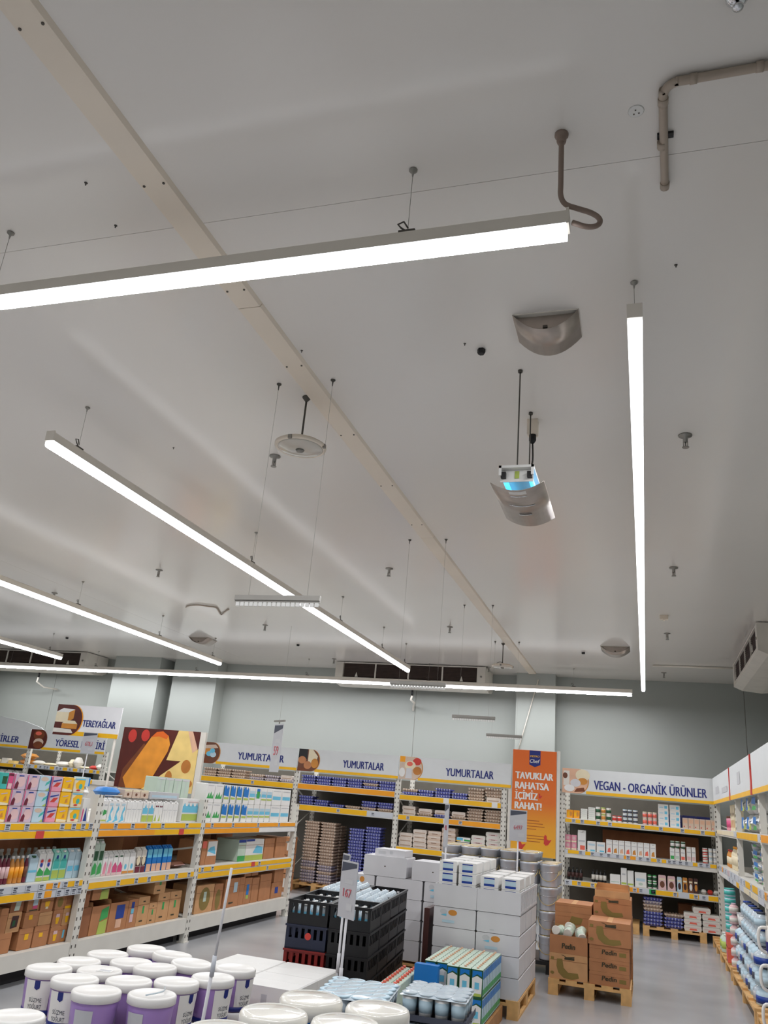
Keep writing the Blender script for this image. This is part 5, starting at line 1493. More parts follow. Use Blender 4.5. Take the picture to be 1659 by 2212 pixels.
for c, (y, n, prn) in enumerate(((11.05, 2, BAGP), (10.5, 2, BAGP), (9.95, 2, BAGQ))):
    for j in range(n):
        right(p_bag('bagu%d' % c, .50, .34, .20, 'white', prn), y, .34, 1.68 + j * .202, 'cheese_bag', 'blue and white bag on the upper right wall shelf, column %s, %s' % (ORD[c + 1], ('below', 'on top')[j]), 'bag', 'blue and white bags', inn=.0)
for c, (y, n, prn) in enumerate(((10.45, 4, BAGQ), (9.8, 4, BAGQ))):
    for j in range(n):
        right(p_bag('bagl%d' % c, .52, .34, .115, 'white', prn), y, .34, 1.17 + j * .117, 'cheese_bag', 'blue green white bag on the lower right wall shelf, column %s, %s up' % (ORD[c + 1], ORD[j + 1]), 'bag', 'blue green white bags', inn=.04)
for j in range(6):
    right(p_cup('gr', .075, .075, 'pale_blue', 'print_grey', 'print_grey'), 11.05, .15, 1.17 + j * .078, 'dairy_cup', 'grey blue tub in the pile by the second right post, %s up' % ORD[j + 1], 'tub', 'grey blue tubs', inn=.07)
for c, y in enumerate((8.95, 8.50)):
    for j in range(4):
        right(p_bag('bagw%d' % c, .42, .34, .13, 'white', [('p', 'tag_print', [(.3, .2), (.7, .3), (.6, .8), (.35, .6)])]), y, .34, 1.68 + j * .132, 'white_bag', 'white bag at the right picture edge, column %s, %s up' % (ORD[c + 1], ORD[j + 1]), 'bag', 'white bags at the picture edge')
# floor pallets along the right wall and what stands on them
pallet('long wooden pallet along the right wall, the far one', .93, 14.68, 1.42, .95, -R90)
pallet('long wooden pallet along the right wall, the middle one', .93, 13.22, 1.52, .95, -R90)
pallet('long wooden pallet along the right wall, the near one', .93, 11.53, 2.2, .95, -R90)
pallet('wooden pallet along the right wall cut by the picture corner', .93, 9.18, 1.9, .95, -R90)
# teal capped tubs in a tall column, rose bottles, red packs
for j in range(8):
    right(p_jar('tl', .07, .10, 'pale_blue', 'teal' if j < 6 else 'mint', 'teal'), 12.66, .14, .144 + j * .102, 'dairy_jar', 'teal capped tub in the tall column nearest the corner, %s up' % ORD[j + 1], 'tub', 'teal capped tubs', inn=-.13)
for j in range(6):
    right(p_bottle('pkb', .055, .115, 'rose', 'mauve', 'offwhite'), 11.80, .11, .144 + j * .117, 'drink_bottle', 'rose bottle in the column beside the teal tubs, %s up' % ORD[j + 1], 'bottle', 'rose bottles', inn=-.15)
for j in range(2):
    right(p_box('rp', .22, .14, .16, 'coral', [('e', 'hot_pink', .5, .5, .3, .3), ('r', 'maroon', 0, 0, 1, .14)]), 12.15, .14, .144 + j * .162, 'red_pack', 'coral red pack at the pallet edge, %s' % ('lower one', 'upper one')[j], 'pack', 'coral packs', inn=-.17)
for i in range(2):
    right(p_bottle('gb', .07, .22, 'pale_green', 'white', 'lime'), (13.0, 13.25)[i], .14, .144, 'drink_bottle', 'pale green bottle on the far right wall pallet, %s' % ('nearer one', 'farther one')[i], 'bottle', 'pale green bottles', inn=-.17)
cols = [13.1, 12.86, 12.62, 12.38, 12.14, 11.90, 11.40, 11.17, 10.94, 10.71, 10.48, 10.25, 10.02, 9.79, 9.56]
for c, y in enumerate(cols):
    for j in range(3):
        body = ('pale_blue', 'film', 'pale_blue')[(c + j) % 3]
        labm = ('pale_blue', 'tag_print', 'deep_blue', 'print_grey')[(c * 3 + j * 2) % 4]
        right(p_bottle('w%s%s' % (body, labm), .105, .165, body, 'tag_print', labm, .5, (.12, .5)), y, .21, .144 + j * .166, 'water_jug', 'pale blue jug, column %s from the corner, layer %s from below' % (ORD[c + 1], ORD[j + 1]), 'jug', 'pale blue jugs along the right wall', inn=.10 if c < 6 else -.13)
for c in range(7):
    y = (13.0, 12.72, 12.44, 12.16, 11.88, 11.38, 11.14)[c]
    right(p_cup('wc', .075, .13, 'white', 'print_grey', None), y, .15, .645, 'white_cup', 'white tub on top of the blue jugs, %s from the corner' % ORD[c + 1], 'tub', 'white tubs', inn=.115 if c < 5 else -.10)
    right(p_bottle('cb2', .06, .30, 'choco', 'coral' if c % 2 == 0 else 'rose', 'maroon', .6), y - .06, .12, .144, 'brown_bottle', 'brown bottle behind the white tubs, %s from the corner' % ORD[c + 1], 'bottle', 'brown bottles', inn=.37)
for c in range(6):
    for j in range(2):
        right(p_bottle('front%d' % ((c + j) % 2), .075, .15, 'film', 'deep_blue' if (c + j) % 2 else 'tag_print', 'pale_blue', .55), (10.9, 10.65, 10.4, 10.15, 9.9, 9.65)[c], .15, .645 + j * .152, 'water_bottle_large', 'blue capped bottle above the nearer jugs, %s from the corner, %s' % (ORD[c + 1], ('lower', 'upper')[j]), 'bottle', 'blue capped bottles', inn=-.10)
# white jugs with handles at the edge
for j in range(3):
    y = 8.2
    r = tag(obj('white_canister', cached('canister', lambda: MB().lathe([(.11, 0), (.125, .02), (.125, .21), (.11, .245), (.06, .262), (.06, .282)], 18).mesh('body', ['pail_white'])), None, (1.06, y, .144 + j * .284)), 'white canister with looped handle at the right picture edge, %s up' % ORD[j + 1], 'canister', 'white canisters')
    obj('handle', cached('canhandle', lambda: MB().tube(smooth_path([(-.11, -.02, .235), (-.17, -.03, .225), (-.185, -.03, .15), (-.17, -.03, .07), (-.115, -.02, .04)]), .013, 8).mesh('handle', ['pail_white'])), r)
    obj('wrap_label', cached('canlabel', lambda: MB().lathe([(.1265, .04), (.1265, .13)], 18, a0=math.pi * .9, a1=math.pi * 1.6).mesh('wrap_label', ['navy'])), r)
# cone shaped bag under the shelf
tag(obj('cone_bag', MB().prism([(-.2, 0), (.2, 0), (.05, .155), (-.02, .155)], -.09, .09).prism([(.04, .08), (.1, .07), (.09, .11), (.05, .13)], -.093, -.09, 1).mesh('body', ['white', 'navy']), None, (XR + .17, 12.6, .776), -R90), 'white cone shaped bag lying on the jugs under the right shelf', 'bag')

# ------------------------------------------------------------ far left cheese rack goods
for i in range(9):
    x = -14.5 + i * .185
    put(p_box('chz%d' % (i % 3), .15, .14, (.07, .10, .06)[i % 3], ('cream', 'offwhite', 'cheese_pale')[i % 3]), 'cheese_pack', 'pale cheese pack on the far left upper shelf, %s from the left' % ORD[i + 1], 'cheese', (x, YB + .16, 1.72), jig(.1), 'cheese packs far left')
for j in range(2):
    put(p_bag('orch%d' % j, .34, .2, .12, 'amber'), 'cheese_bag', 'orange cheese bag by the far left rack post, %s' % ('lower', 'upper')[j], 'cheese', (-12.76, YB + .32, 1.72 + j * .122), 0.0, 'orange cheese bags')
for i in range(9):
    put(p_carton('wct', .16, .12, .27, 'white', [('r', 'print_grey', .1, .7, .9, .75)], 'white'), 'white_carton', 'tall white carton on the far left second shelf, %s from the left' % ORD[i + 1], 'carton', (-14.4 + i * .2, YB + .12, 1.32), 0.0, 'white cartons far left')
CH = [(-12.35, .2, .09, 'offwhite'), (-12.05, .26, .06, 'cream'), (-11.72, .28, .11, 'offwhite'), (-11.5, .1, .17, 'cream'), (-11.37, .12, .22, 'offwhite'), (-11.16, .22, .05, 'cream'), (-10.95, .14, .08, 'red'), (-10.78, .15, .12, 'offwhite')]
for i, (x, w, h, m) in enumerate(CH):
    put(p_bag('ch%d' % i, w, .2, h, m), 'cheese_pack', '%s cheese piece under the local cheese sign, %s from the left' % ({'offwhite': 'whitish', 'cream': 'creamy', 'red': 'reddish'}[m], ORD[i + 1]), 'cheese', (x, YB + .16, 1.74), 0.0, 'cheese pieces')
for i in range(3):
    put(p_jar('eyes', .09, .13, 'offwhite', 'cream', 'lime' if i < 2 else 'choco'), 'cheese_tub', 'round cheese tub on the second shelf under the local cheese sign, %s' % ORD[i + 1], 'cheese', (-12.36 + i * .22, YB + .14, 1.30), 0.0, 'round cheese tubs')
for i in range(3):
    put(p_bag('wbg', .3, .22, .2, 'offwhite'), 'cheese_pack', 'large whitish cheese bag low under the local cheese sign, %s from the right' % ORD[3 - i], 'cheese', (-11.45 + i * .32, YB + .2, 1.30), 0.0, 'large cheese bags')
# ------------------------------------------------------------ foreground: purple yogurt pails
PAIL_D, PAIL_H = .262, .228
Z_PAIL = .1445 + 2 * PAIL_H
LIDS = [(108, 2092), (163, 2116), (209, 2142), (279, 2120), (329, 2150), (170, 2078), (233, 2062), (317, 2050), (215, 2098), (285, 2080), (335, 2098), (368, 2070), (410, 2088), (385, 2122), (458, 2113), (509, 2093), (35, 2197)]
PP = [at(x, y, Z=Z_PAIL - .01) for x, y in LIDS]
for _ in range(60):
    for i in range(len(PP)):
        for j in range(i):
            d = PP[i] - PP[j]
            if d.length < PAIL_D + .004:
                s = d.normalized() * (PAIL_D + .004 - d.length) / 2
                PP[i] = PP[i] + s
                PP[j] = PP[j] - s


def wrap(me, r0, r1, h):
    """bends lettering in the XZ plane around a tapered pail"""
    for v in me.vertices:
        r = r0 + (r1 - r0) * v.co.z / (h - .035) + .0036
        a = v.co.x / r
        v.co = Vector((r * math.sin(a), -r * math.cos(a), v.co.z))
    return me


def pail_parts(top):
    h, r0, r1 = PAIL_H, PAIL_D * .42, PAIL_D * .475
    body = cached('pail_body', lambda: MB().lathe([(r0 * .96, 0), (r0, .006), (r1, h - .035), (r1, h - .02)], 28).mesh('body', ['purple']))
    lid = cached('pail_lid', lambda: MB().lathe([(r1 * 1.02, h - .045), (PAIL_D / 2, h - .042), (PAIL_D / 2, h - .010), (PAIL_D / 2 - .006, h - .002), (PAIL_D / 2 - .016, h - .001), (PAIL_D / 2 - .022, h - .006), (0, h - .007)], 32).mesh('lid', ['pail_white']))

    def panel():
        b = MB()
        rr = lambda z: r0 + (r1 - r0) * z / (h - .035) + .0022
        a0, a1 = -R90 - .62, -R90 + .62
        b.lathe([(rr(.03), .03), (rr(h - .05), h - .05)], 14, 0, a0=a0, a1=a1)
        a0, a1 = R90 - .42, R90 + .42
        b.lathe([(rr(.03), .03), (rr(h - .075), h - .075)], 10, 1, a0=a0, a1=a1)
        b.lathe([(rr(.0), .004), (rr(.028) + .0006, .028)], 28, 2)
        return b.mesh('label_wrap', ['pail_white', 'print_grey', 'navy'])

    def lettering():
        me = text_mesh('SÜZME', .03, 'tag_print', bold=.0, depth=.0, width=.074).copy()
        for v in me.vertices:
            v.co.z += .082
        return wrap(me, r0, r1, h)

    def lettering2():
        me = text_mesh('YOĞURT', .03, 'tag_print', bold=.0, depth=.0, width=.082).copy()
        for v in me.vertices:
            v.co.z += .05
        return wrap(me, r0, r1, h)

    def shield():
        me = MB().add([(-.016, -.0006, h - .05), (.016, -.0006, h - .05), (.016, -.0006, h - .088), (0, -.0006, h - .098), (-.016, -.0006, h - .088)], [(0, 4, 3, 2, 1)]).mesh('emblem', ['navy'])
        return wrap(me, r0, r1, h)
    return body, lid, [('label_wrap', cached('pail_panel', panel)), ('lettering', cached('pail_l1', lettering)), ('lettering', cached('pail_l2', lettering2)), ('emblem', cached('pail_sh', shield))]


TURN = [.25, .1, 3.3, 2.9, 3.0, .6, 1.2, .8, .3, 2.0, 2.4, 1.7, 2.2, 1.35, 1.25, 1.2, .4]
WHERE = ['leftmost of the back left edge', 'second of the left front edge', 'nearest one, right of the labelled two', 'behind the two nearest ones', 'nearest one left of the thin pole', 'second from the left in the back', 'third from the left in the back', 'farthest one, by the rack foot', 'with a small paper slip on its lid',
         'in the pile middle', 'with tilted lid in the pile middle', 'tilted at the far right back', 'with tilted lid left of the pole', 'crossed by plastic wrap left of the pole', 'directly behind the thin pole', 'rightmost one beside the white cartons', 'cut by the bottom left picture corner']
for i, p in enumerate(PP):
    body, lid, ch = pail_parts(True)
    for layer in (0, 1):
        z = .1445 + layer * PAIL_H
        tilt = (0, 0, TURN[i])
        if layer and i in (10, 11, 12):
            tilt = (math.radians((-1.0, 3, 2)[i - 10]), math.radians((1, 2, -2)[i - 10]), TURN[i])
            z += .018
        o = tag(obj('yogurt_pail', body, None, (p.x, p.y, z), rot=tilt), ('purple yogurt pail with white lid, %s' % WHERE[i]) if layer else ('lower purple pail under the one %s' % WHERE[i]), 'pail', 'purple yogurt pails')
        obj('lid', lid, o)
        if layer or i in (0, 1, 2, 4, 16):
            for nm, me in ch:
                obj(nm, me, o)
tag(obj('paper_slip', MB().box(-.045, .045, -.03, .03, 0, .002).box(-.035, .035, -.02, .02, .002, .0024, 1).mesh('paper_slip', ['white', 'print_grey']), None, (PP[8].x + .03, PP[8].y + .01, Z_PAIL - .006), .2), 'small printed paper slip lying on a pail lid', 'paper')
xs_ = [p.x for p in PP[:16]]
ys_ = [p.y for p in PP[:16]]
pallet('wooden pallet under the purple yogurt pails', min(xs_) - .12, min(ys_) - .1, max(xs_) - min(xs_) + .24, max(ys_) - min(ys_) + .2)
tag(obj('plastic_wrap', MB().tube(smooth_path([PP[4] + Vector((.0, .12, .02)), PP[4] + Vector((.05, .02, .022)), PP[4] + Vector((.02, -.1, .02))]), .004, 6).mesh('plastic_wrap', ['film'])), 'strand of clear plastic wrap across the nearest purple pail lids', 'plastic wrap')

# white glossy buckets nearest the camera
BK = [(674, 2148, 'back left one'), (817, 2170, 'rightmost one'), (593, 2178, 'left one in the second row'), (748, 2200, 'right one in the front row'), (482, 2216, 'cut by the bottom edge, leftmost')]
BD, BH = .305, .322
for i, (x, y, wh) in enumerate(BK):
    p = at(x, y, Z=.787)
    body = cached('bk_body', lambda: MB().lathe([(BD * .42, 0), (BD * .48, BH - .05), (BD * .48, BH - .03)], 32).mesh('body', ['blue']))
    lid = cached('bk_lid', lambda: MB().lathe([(BD * .485, BH - .085), (BD / 2, BH - .08), (BD / 2, BH - .03), (BD / 2 - .008, BH - .014), (BD / 2 - .02, BH - .009), (BD / 2 - .03, BH - .0105), (BD / 2 - .036, BH - .0095), (BD / 2 - .08, BH - .005), (0, BH - .002)], 40).mesh('lid', ['pail_gloss']))
    for layer in (0, 1):
        o = tag(obj('dairy_bucket', body, None, (p.x, p.y, .144 + layer * BH), i * .7), ('glossy white lidded bucket at the bottom, %s' % wh) if layer else ('lower blue bucket under the white lidded one, %s' % wh), 'bucket', 'glossy white buckets')
        obj('lid', lid, o)
        obj('rim', cached('bk_rim', lambda: MB().lathe([(BD * .47, .02), (BD * .48, .02), (BD * .49, .06), (BD * .48, .06)], 32).mesh('rim', ['pail_white'])), o)
pallet('wooden pallet under the glossy white buckets', -1.85, 3.32, .85, 1.0)

# flat white cartons beside the pails
FX0, FX1, FY0, FY1 = -3.10, -2.24, 5.66, 6.52
PW = [('r', 'print_grey', .45, .3, .55, .7)]
for i in range(2):
    for j in range(2):
        x0 = FX0 + i * (FX1 - FX0) / 2
        y0 = FY0 + j * (FY1 - FY0) / 2
        for l_ in range(2):
            put(p_box('flatw', .425, .425, .152, 'white', PW), 'white_carton', 'flat white carton right of the purple pails, %s %s, %s layer' % (('back', 'front')[1 - j], ('left', 'right')[i], ('lower', 'upper')[l_]), 'carton', (x0 + .215, y0 + .215, .144 + l_ * .153), 0.0, 'flat white cartons')
pallet('wooden pallet under the flat white cartons', FX0, FY0, .86, .86)


# ------------------------------------------------------------ beverage crates
def crate_parts(w, d, h, m):
    """open bottle crate with slotted walls"""
    def wall(b, L, along, pos, t=.012):
        def bx(a0, a1, z0, z1):
            if along == 'x':
                b.box(a0, a1, pos - t / 2, pos + t / 2, z0, z1)
            else:
                b.box(pos - t / 2, pos + t / 2, a0, a1, z0, z1)
        bx(-L / 2, L / 2, 0, h * .45)
        bx(-L / 2, L / 2, h * .86, h)
        n = 7
        for k in range(n):
            a = -L / 2 + k * (L - .026) / (n - 1)
            bx(a, a + .026, h * .45, h * .86)

    def make():
        b = MB().box(-w / 2, w / 2, -d / 2, d / 2, 0, .012)
        wall(b, w, 'x', -d / 2 + .006)
        wall(b, w, 'x', d / 2 - .006)
        wall(b, d - .024, 'y', -w / 2 + .006)
        wall(b, d - .024, 'y', w / 2 - .006)
        b.box(-w / 2 - .008, w / 2 + .008, -d / 2 - .008, -d / 2, h * .92, h)
        b.box(-w / 2 - .008, w / 2 + .008, d / 2, d / 2 + .008, h * .92, h)
        b.box(-w / 2 - .008, -w / 2, -d / 2, d / 2, h * .92, h)
        b.box(w / 2, w / 2 + .008, -d / 2, d / 2, h * .92, h)
        return b.mesh('crate', [m])
    return cached(('crate', m), make)


CRZ = math.radians(6.0)
CW, CD, CH_ = .335, .425, .178
cbase = Vector((-2.10, 6.80, 0))
cu, cv = Vector((math.cos(CRZ), math.sin(CRZ), 0)), Vector((-math.sin(CRZ), math.cos(CRZ), 0))
bott = p_bottle('wat', .033, .135, 'film', 'white', 'sky')
for c in range(2):
    for k in range(4):
        for l_ in range(4):
            ctr = cbase - cu * (CW + .018) * (c + .5) + cv * ((CD + .018) * (k + .5)) + Vector((0, 0, .1455 + l_ * (CH_ + .001)))
            m = 'crate_black'
            if c == 1 and l_ == 1 and k == 0:
                m = 'crate_red'
            elif c == 1 and l_ == 2 and k == 0:
                m = 'crate_navy'
            r = tag(obj('bottle_crate', crate_parts(CW, CD, CH_, m), None, ctr, CRZ), '%s slotted bottle crate, %s column, %s from the front, %s layer' % (m.split('_')[1], ('right', 'left')[c], ORD[k + 1], ORD[l_ + 1]), 'crate', 'bottle crates')
            if m == 'crate_navy':
                obj('round_badge', MB().lathe([(.026, 0), (.026, .004)], 16).mesh('round_badge', ['red']), r, (.02, -CD / 2 - .001, .1), rot=(R90, 0, 0))
            packed = (c == 0 and k in (1, 2)) or (c == 1 and k in (2, 3))
            if l_ == 3 and not packed and not (c == 0 and k == 3):
                n = 0
                for bi in range(4):
                    for bj in range(5):
                        if True:
                            n += 1
                            put(bott, 'water_bottle', 'water bottle in the top crate, %s column, crate %s, place %s' % (('right', 'left')[c], ORD[k + 1], ORD[n]), 'bottle', ctr + cu * (-.115 + bi * .077) + cv * (-.155 + bj * .078) + Vector((0, 0, .013)), CRZ, 'water bottles in the crates')
            if l_ == 3 and packed:
                def shrink():
                    b = MB()
                    for bi in range(4):
                        for bj in range(5):
                            b.ellipsoid((-.115 + bi * .077, -.155 + bj * .078, .0), .036, .036, .05, 8, 4)
                    b.box(-.15, .15, -.19, .19, -.145, .015)
                    return b.mesh('shrink_pack', ['film'])
                tag(obj('shrink_pack', cached('shrink', shrink), None, ctr + Vector((0, 0, CH_ - .02)), CRZ), 'shrink wrapped pale pack on the crates, %s column, %s from the front' % (('right', 'left')[c], ORD[k + 1]), 'pack', 'shrink packs on the crates')
pallet('pallet under the black bottle crates', -2.72, 6.72, .72, 1.75, CRZ, 'wood_dark')

# ------------------------------------------------------------ shrink packs, milk packs
def cup_pack(nx, ny, r, h, lab, loc, rz, cupm, lidm, labm, n_layers=1, base=0.0):
    r_ = empty('shrink_pack', lab, 'pack', loc, rz)
    pr = p_cup('sp' + labm, r, h, cupm, lidm, labm, 14)
    for i in range(nx):
        for j in range(ny):
            o = obj('cup', pr[0], r_, ((i - (nx - 1) / 2) * r * 2.08, (j - (ny - 1) / 2) * r * 2.08, 0))
            for c in pr[1]:
                obj(c[0], c[1], o)
    w, d = nx * r * 2.08 + .01, ny * r * 2.08 + .01

    def filmm():
        b = MB()
        n = 8
        vs, fs = [], []
        for j in range(ny * 2 + 1):
            for i in range(nx * 2 + 1):
                u, v = i / (nx * 2), j / (ny * 2)
                dz = -.007 if (i % 2 == 0 or j % 2 == 0) else .004
                vs.append(((u - .5) * w, (v - .5) * d, h + .006 + dz + (-.012 if i in (0, nx * 2) or j in (0, ny * 2) else 0)))
        K = nx * 2 + 1
        for j in range(ny * 2):
            for i in range(nx * 2):
                fs.append((j * K + i, j * K + i + 1, (j + 1) * K + i + 1, (j + 1) * K + i))
        b.add(vs, fs, 0, True)
        return b.mesh('film', ['film'])
    obj('film', filmm(), r_)
    obj('tray', MB().box(-w / 2, w / 2, -d / 2, d / 2, -.012, 0).box(-w / 2, w / 2, -d / 2 - .003, -d / 2, -.012, h * .16).box(w / 2, w / 2 + .003, -d / 2, d / 2, -.012, h * .16).mesh('tray', ['tag_print']), r_)
    return r_


MKP = at(690, 2118, Z=.60)
for l_ in range(3):
    cup_pack(4, 5, .052, .125, ('shrink wrapped cups in front of the black crates, topmost pack', 'shrink wrapped cups, second pack below the topmost', 'shrink wrapped cups, third pack below the topmost')[l_], (-1.70, 5.35, .468 - l_ * .15), .12, 'film', 'pale_blue', 'film')
pallet('wooden pallet under the shrink wrapped cups', -2.0, 5.04, .6, .62, .0)
for l_ in range(3):
    cup_pack(4, 4, .048, .13, ('shrink wrapped white tubs with blue print, topmost pack by the milk', 'shrink wrapped white tubs by the milk, middle pack', 'shrink wrapped white tubs by the milk, lowest pack')[l_], (-1.255, 5.60, .474 - l_ * .158), .05, 'white', 'film', 'pale_blue')
pallet('wooden pallet under the shrink wrapped tubs', -1.39, 5.36, .38, .5)
MF = [('p', 'white', [(.08, .06), (.92, .06), (.95, .7), (.5, .8), (.05, .7)]), ('r', 'lime', .1, .03, .9, .14), ('p', 'blue', [(.08, .98), (.92, .98), (.92, .78), (.5, .86), (.08, .72)]), ('r', 'sky', .3, .3, .7, .55)]
MF2 = [('p', 'blue', [(.0, .3), (.8, .25), (.9, .6), (.55, .98), (0, .98)]), ('r', 'dark_green', 0, 0, 1, .18)]


def milk_carton():
    return p_box('milk1', .092, .068, .195, 'dark_green', MF)


MX0, MY0 = -1.725, 7.04
cap_m = cached('mcap', lambda: MB().lathe([(.010, 0), (.010, .010), (.008, .012)], 10).mesh('cap', ['print_pink']))
top_m = cached('mtop', lambda: MB().prism([(-.034, 0), (.034, 0), (.02, .006), (-.02, .006)], -.046, .046, axis='x').mesh('top_fold', ['pale_green']))
side_m = cached('mside', lambda: MB().box(.046, .0468, -.03, .03, .01, .19).box(.0468, .0472, -.03, .03, .13, .185, 1).box(.0468, .0472, -.03, .03, .02, .06, 2).mesh('side_print', ['pale_blue', 'blue', 'green']))
n = 0
for l_ in range(2):
    for i in range(5):
        for j in range(12):
            if l_ == 0 and 0 < i < 4 and j > 0:
                continue
            if i < 2 and j == 0:
                continue
            n += 1
            pr = milk_carton()
            o = put(pr, 'milk_carton', 'green and blue milk carton near the white cartons, row %s, place %s, %s layer' % (ORD[j + 1], ORD[i + 1], ('lower', 'upper')[l_]), 'carton', (MX0 + .05 + i * .0985, MY0 + .04 + j * .0735, .110 + l_ * .197), 0.0, 'green and blue milk cartons')
            if l_:
                obj('top_fold', top_m, o, (0, 0, .195))
                obj('cap', cap_m, o, (.0, -.012, .2))
            if i == 4:
                obj('side_print', side_m, o)
tag(obj('plastic_pallet', MB().box(0, .52, 0, .92, .08, .108).box(0, .09, 0, .92, 0, .08).box(.215, .305, 0, .92, 0, .08).box(.43, .52, 0, .92, 0, .08).mesh('plastic_pallet', ['wood_dark']), None, (MX0 - .01, MY0 - .01, 0)), 'low brown pallet under the green and blue milk cartons', 'pallet')
put(p_box('milkbox', .19, .07, .19, 'blue', MF2), 'milk_multipack', 'blue printed milk pack at the near left of the milk block', 'multipack', (MX0 + .05, MY0 - .03, .305), .0)
# row of red capped cartons on the left of the milk block
for i in range(2):
    for j in range(11):
        o = put(p_box('redc', .075, .078, .2, 'egg_grey' if i else 'pale_green', [('r', 'blue', .05, .3, .95, .95)]), 'juice_carton', 'grey topped carton with red cap beside the crates, row %s, %s column' % (ORD[j + 1], ('left', 'right')[i]), 'carton', (-1.885 + i * .082 - j * .004, 6.42 + j * .083, .2), 0.0, 'red capped cartons')
        obj('cap', cached('rcap', lambda: MB().lathe([(.014, 0), (.014, .016), (.011, .018)], 10).mesh('cap', ['coral'])), o, (0, 0, .2))
pallet('wooden pallet under the red capped cartons', -1.985, 6.36, .24, .96)
for i in range(2):
    for j in range(2):
        put(p_box('undr', .1, .46, .055, 'cardboard'), 'cardboard_sheet', 'folded cardboard pad under the red capped cartons, %s %s' % (('left', 'right')[i], ('near', 'far')[j]), 'cardboard', (-1.885 + i * .105, 6.61 + j * .462, .1445), 0.0, 'cardboard pads')

# ------------------------------------------------------------ white cartons pallet
PIC = [('e', 'print_grey', .22, .78, .09, .14), ('e', 'amber', .45, .76, .11, .16), ('p', 'sky', [(.15, .6), (.3, .55), (.3, .68)]), ('r', 'pale_blue', .2, .2, .5, .35)]
WX0, WX1, WY0 = -1.885, -1.085, 7.99
pallet('wooden pallet under the stacked white cartons in front of the tins', WX0, WY0 - .01, .8, 1.2)
zz = .144
for l_, h in enumerate((.17, .165, .165, .165)):
    for i in range(2):
        for j in range(3):
            if 0 < l_ < 3 and i == 0 and j > 0:
                pass
            prn = PIC if (l_ + i) % 2 == 1 else [('r', 'print_grey', .3, .1, .4, .16)]
            put(p_box('wcart%d' % ((l_ + i) % 2), .390, .386, h - .003, 'shade_white', prn), 'white_carton', 'large white carton on the middle pallet, layer %s, %s side, %s from the front' % (ORD[l_ + 1], ('left', 'right')[i], ORD[j + 1]), 'carton', (WX0 + .2 + i * .4, WY0 + .2 + j * .4, zz), jig(.006), 'large white cartons on the middle pallet')
    zz += h + .001
# open trays on top with slotted sides and blue striped boxes in them
for i in range(2):
    for j in range(3):
        def traym():
            w, d, h, t = .398, .395, .185, .008
            b = MB().box(-w / 2, w / 2, -d / 2, d / 2, 0, .01)
            b.box(-w / 2, w / 2, -d / 2, -d / 2 + t, 0, h)
            b.box(-w / 2, w / 2, d / 2 - t, d / 2, 0, h)
            for s in (-1, 1):
                x = s * (w / 2 - t / 2)
                b.box(x - t / 2, x + t / 2, -d / 2, d / 2, 0, .03)
                b.box(x - t / 2, x + t / 2, -d / 2, d / 2, h - .02, h)
                for q_ in range(6):
                    y0 = -d / 2 + q_ * (d - .03) / 5
                    b.box(x - t / 2, x + t / 2, y0, y0 + .03, .03, h - .02)
            return b.mesh('tray', ['shade_white'])
        tag(obj('carton_tray', cached('ctray', traym), None, (WX0 + .2 + i * .4, WY0 + .2 + j * .4, zz)), 'white slotted carton tray on top of the middle pallet, %s side, %s from the front' % (('left', 'right')[i], ORD[j + 1]), 'tray', 'white slotted trays')
STR = [('r', 'deep_blue', .18, .08, .80, .30), ('r', 'deep_blue', .18, .78, .80, .90), ('r', 'pale_blue', .18, .32, .80, .74)]
COLN = [(-1.775, 4), (-1.592, 4), (-1.385, 3), (-1.19, 3)]
for c, (x, n_) in enumerate(COLN):
    for j in range(3):
        for k in range(n_):
            put(p_box('strb', .165, .30, .092, 'white', STR), 'striped_box', 'white box with blue stripes, column %s, depth %s, layer %s' % (ORD[c + 1], ORD[j + 1], ORD[k + 1]), 'box', (x, WY0 + .2 + j * .4, zz + .011 + k * .0935), jig(.01), 'blue striped white boxes')
for c, x in enumerate((-1.385, -1.19)):
    tag(obj('clear_box', MB().box(-.08, .08, -.006, .006, 0, .07).mesh('clear_box', ['print_grey']), None, (x, WY0 + .028, zz + .011)), 'pale clear box in front of striped column %s' % ORD[c + 3], 'box')

# second white carton pallet, farther left
SX0, SY0 = -3.06, 9.05
pallet('wooden pallet under the white cartons behind the black crates', SX0, SY0, 1.15, .8)
zz2 = .144
for l_ in range(4):
    h = .19
    for i in range(3):
        prn = PIC if i in ((0, 2) if l_ % 2 else (0, 2)) else []
        wd = (.26, .52, .34)[i]
        xx = (SX0 + .13, SX0 + .535, SX0 + .98)[i]
        put(p_box('sw%d%d' % (i, 1 if prn else 0), wd - .006, .38, h - .002, 'shade_white', prn), 'white_carton', 'white carton behind the black crates, layer %s, %s in the row' % (ORD[l_ + 1], ORD[i + 1]), 'carton', (xx, SY0 + .2, zz2), 0.0, 'white cartons behind the crates')
    zz2 += h + .001
DOT = [('e', 'slot', .5, .5, .02, .04)]
put(p_box('swt', .48, .38, .20, 'shade_white', DOT), 'white_carton', 'tall plain white carton at the upper left behind the crates', 'carton', (SX0 + .36, SY0 + .2, zz2), .02)
put(p_box('swt2', .46, .38, .19, 'shade_white', DOT), 'white_carton', 'tall plain white carton at the upper right behind the crates', 'carton', (SX0 + .90, SY0 + .2, zz2), -.02)
put(p_box('swt3', .34, .3, .07, 'shade_white', [('r', 'print_grey', .1, .2, .35, .7), ('r', 'print_grey', .5, .3, .6, .8)]), 'white_carton', 'flat white carton lying on the upper left white carton', 'carton', (SX0 + .40, SY0 + .2, zz2 + .2), -.03)
put(p_box('swp', .05, .3, .78, 'choco', []), 'cardboard_post', 'dark brown corner post beside the white cartons', 'post', (WX0 - .06, WY0 + .16, 0), 0.0)


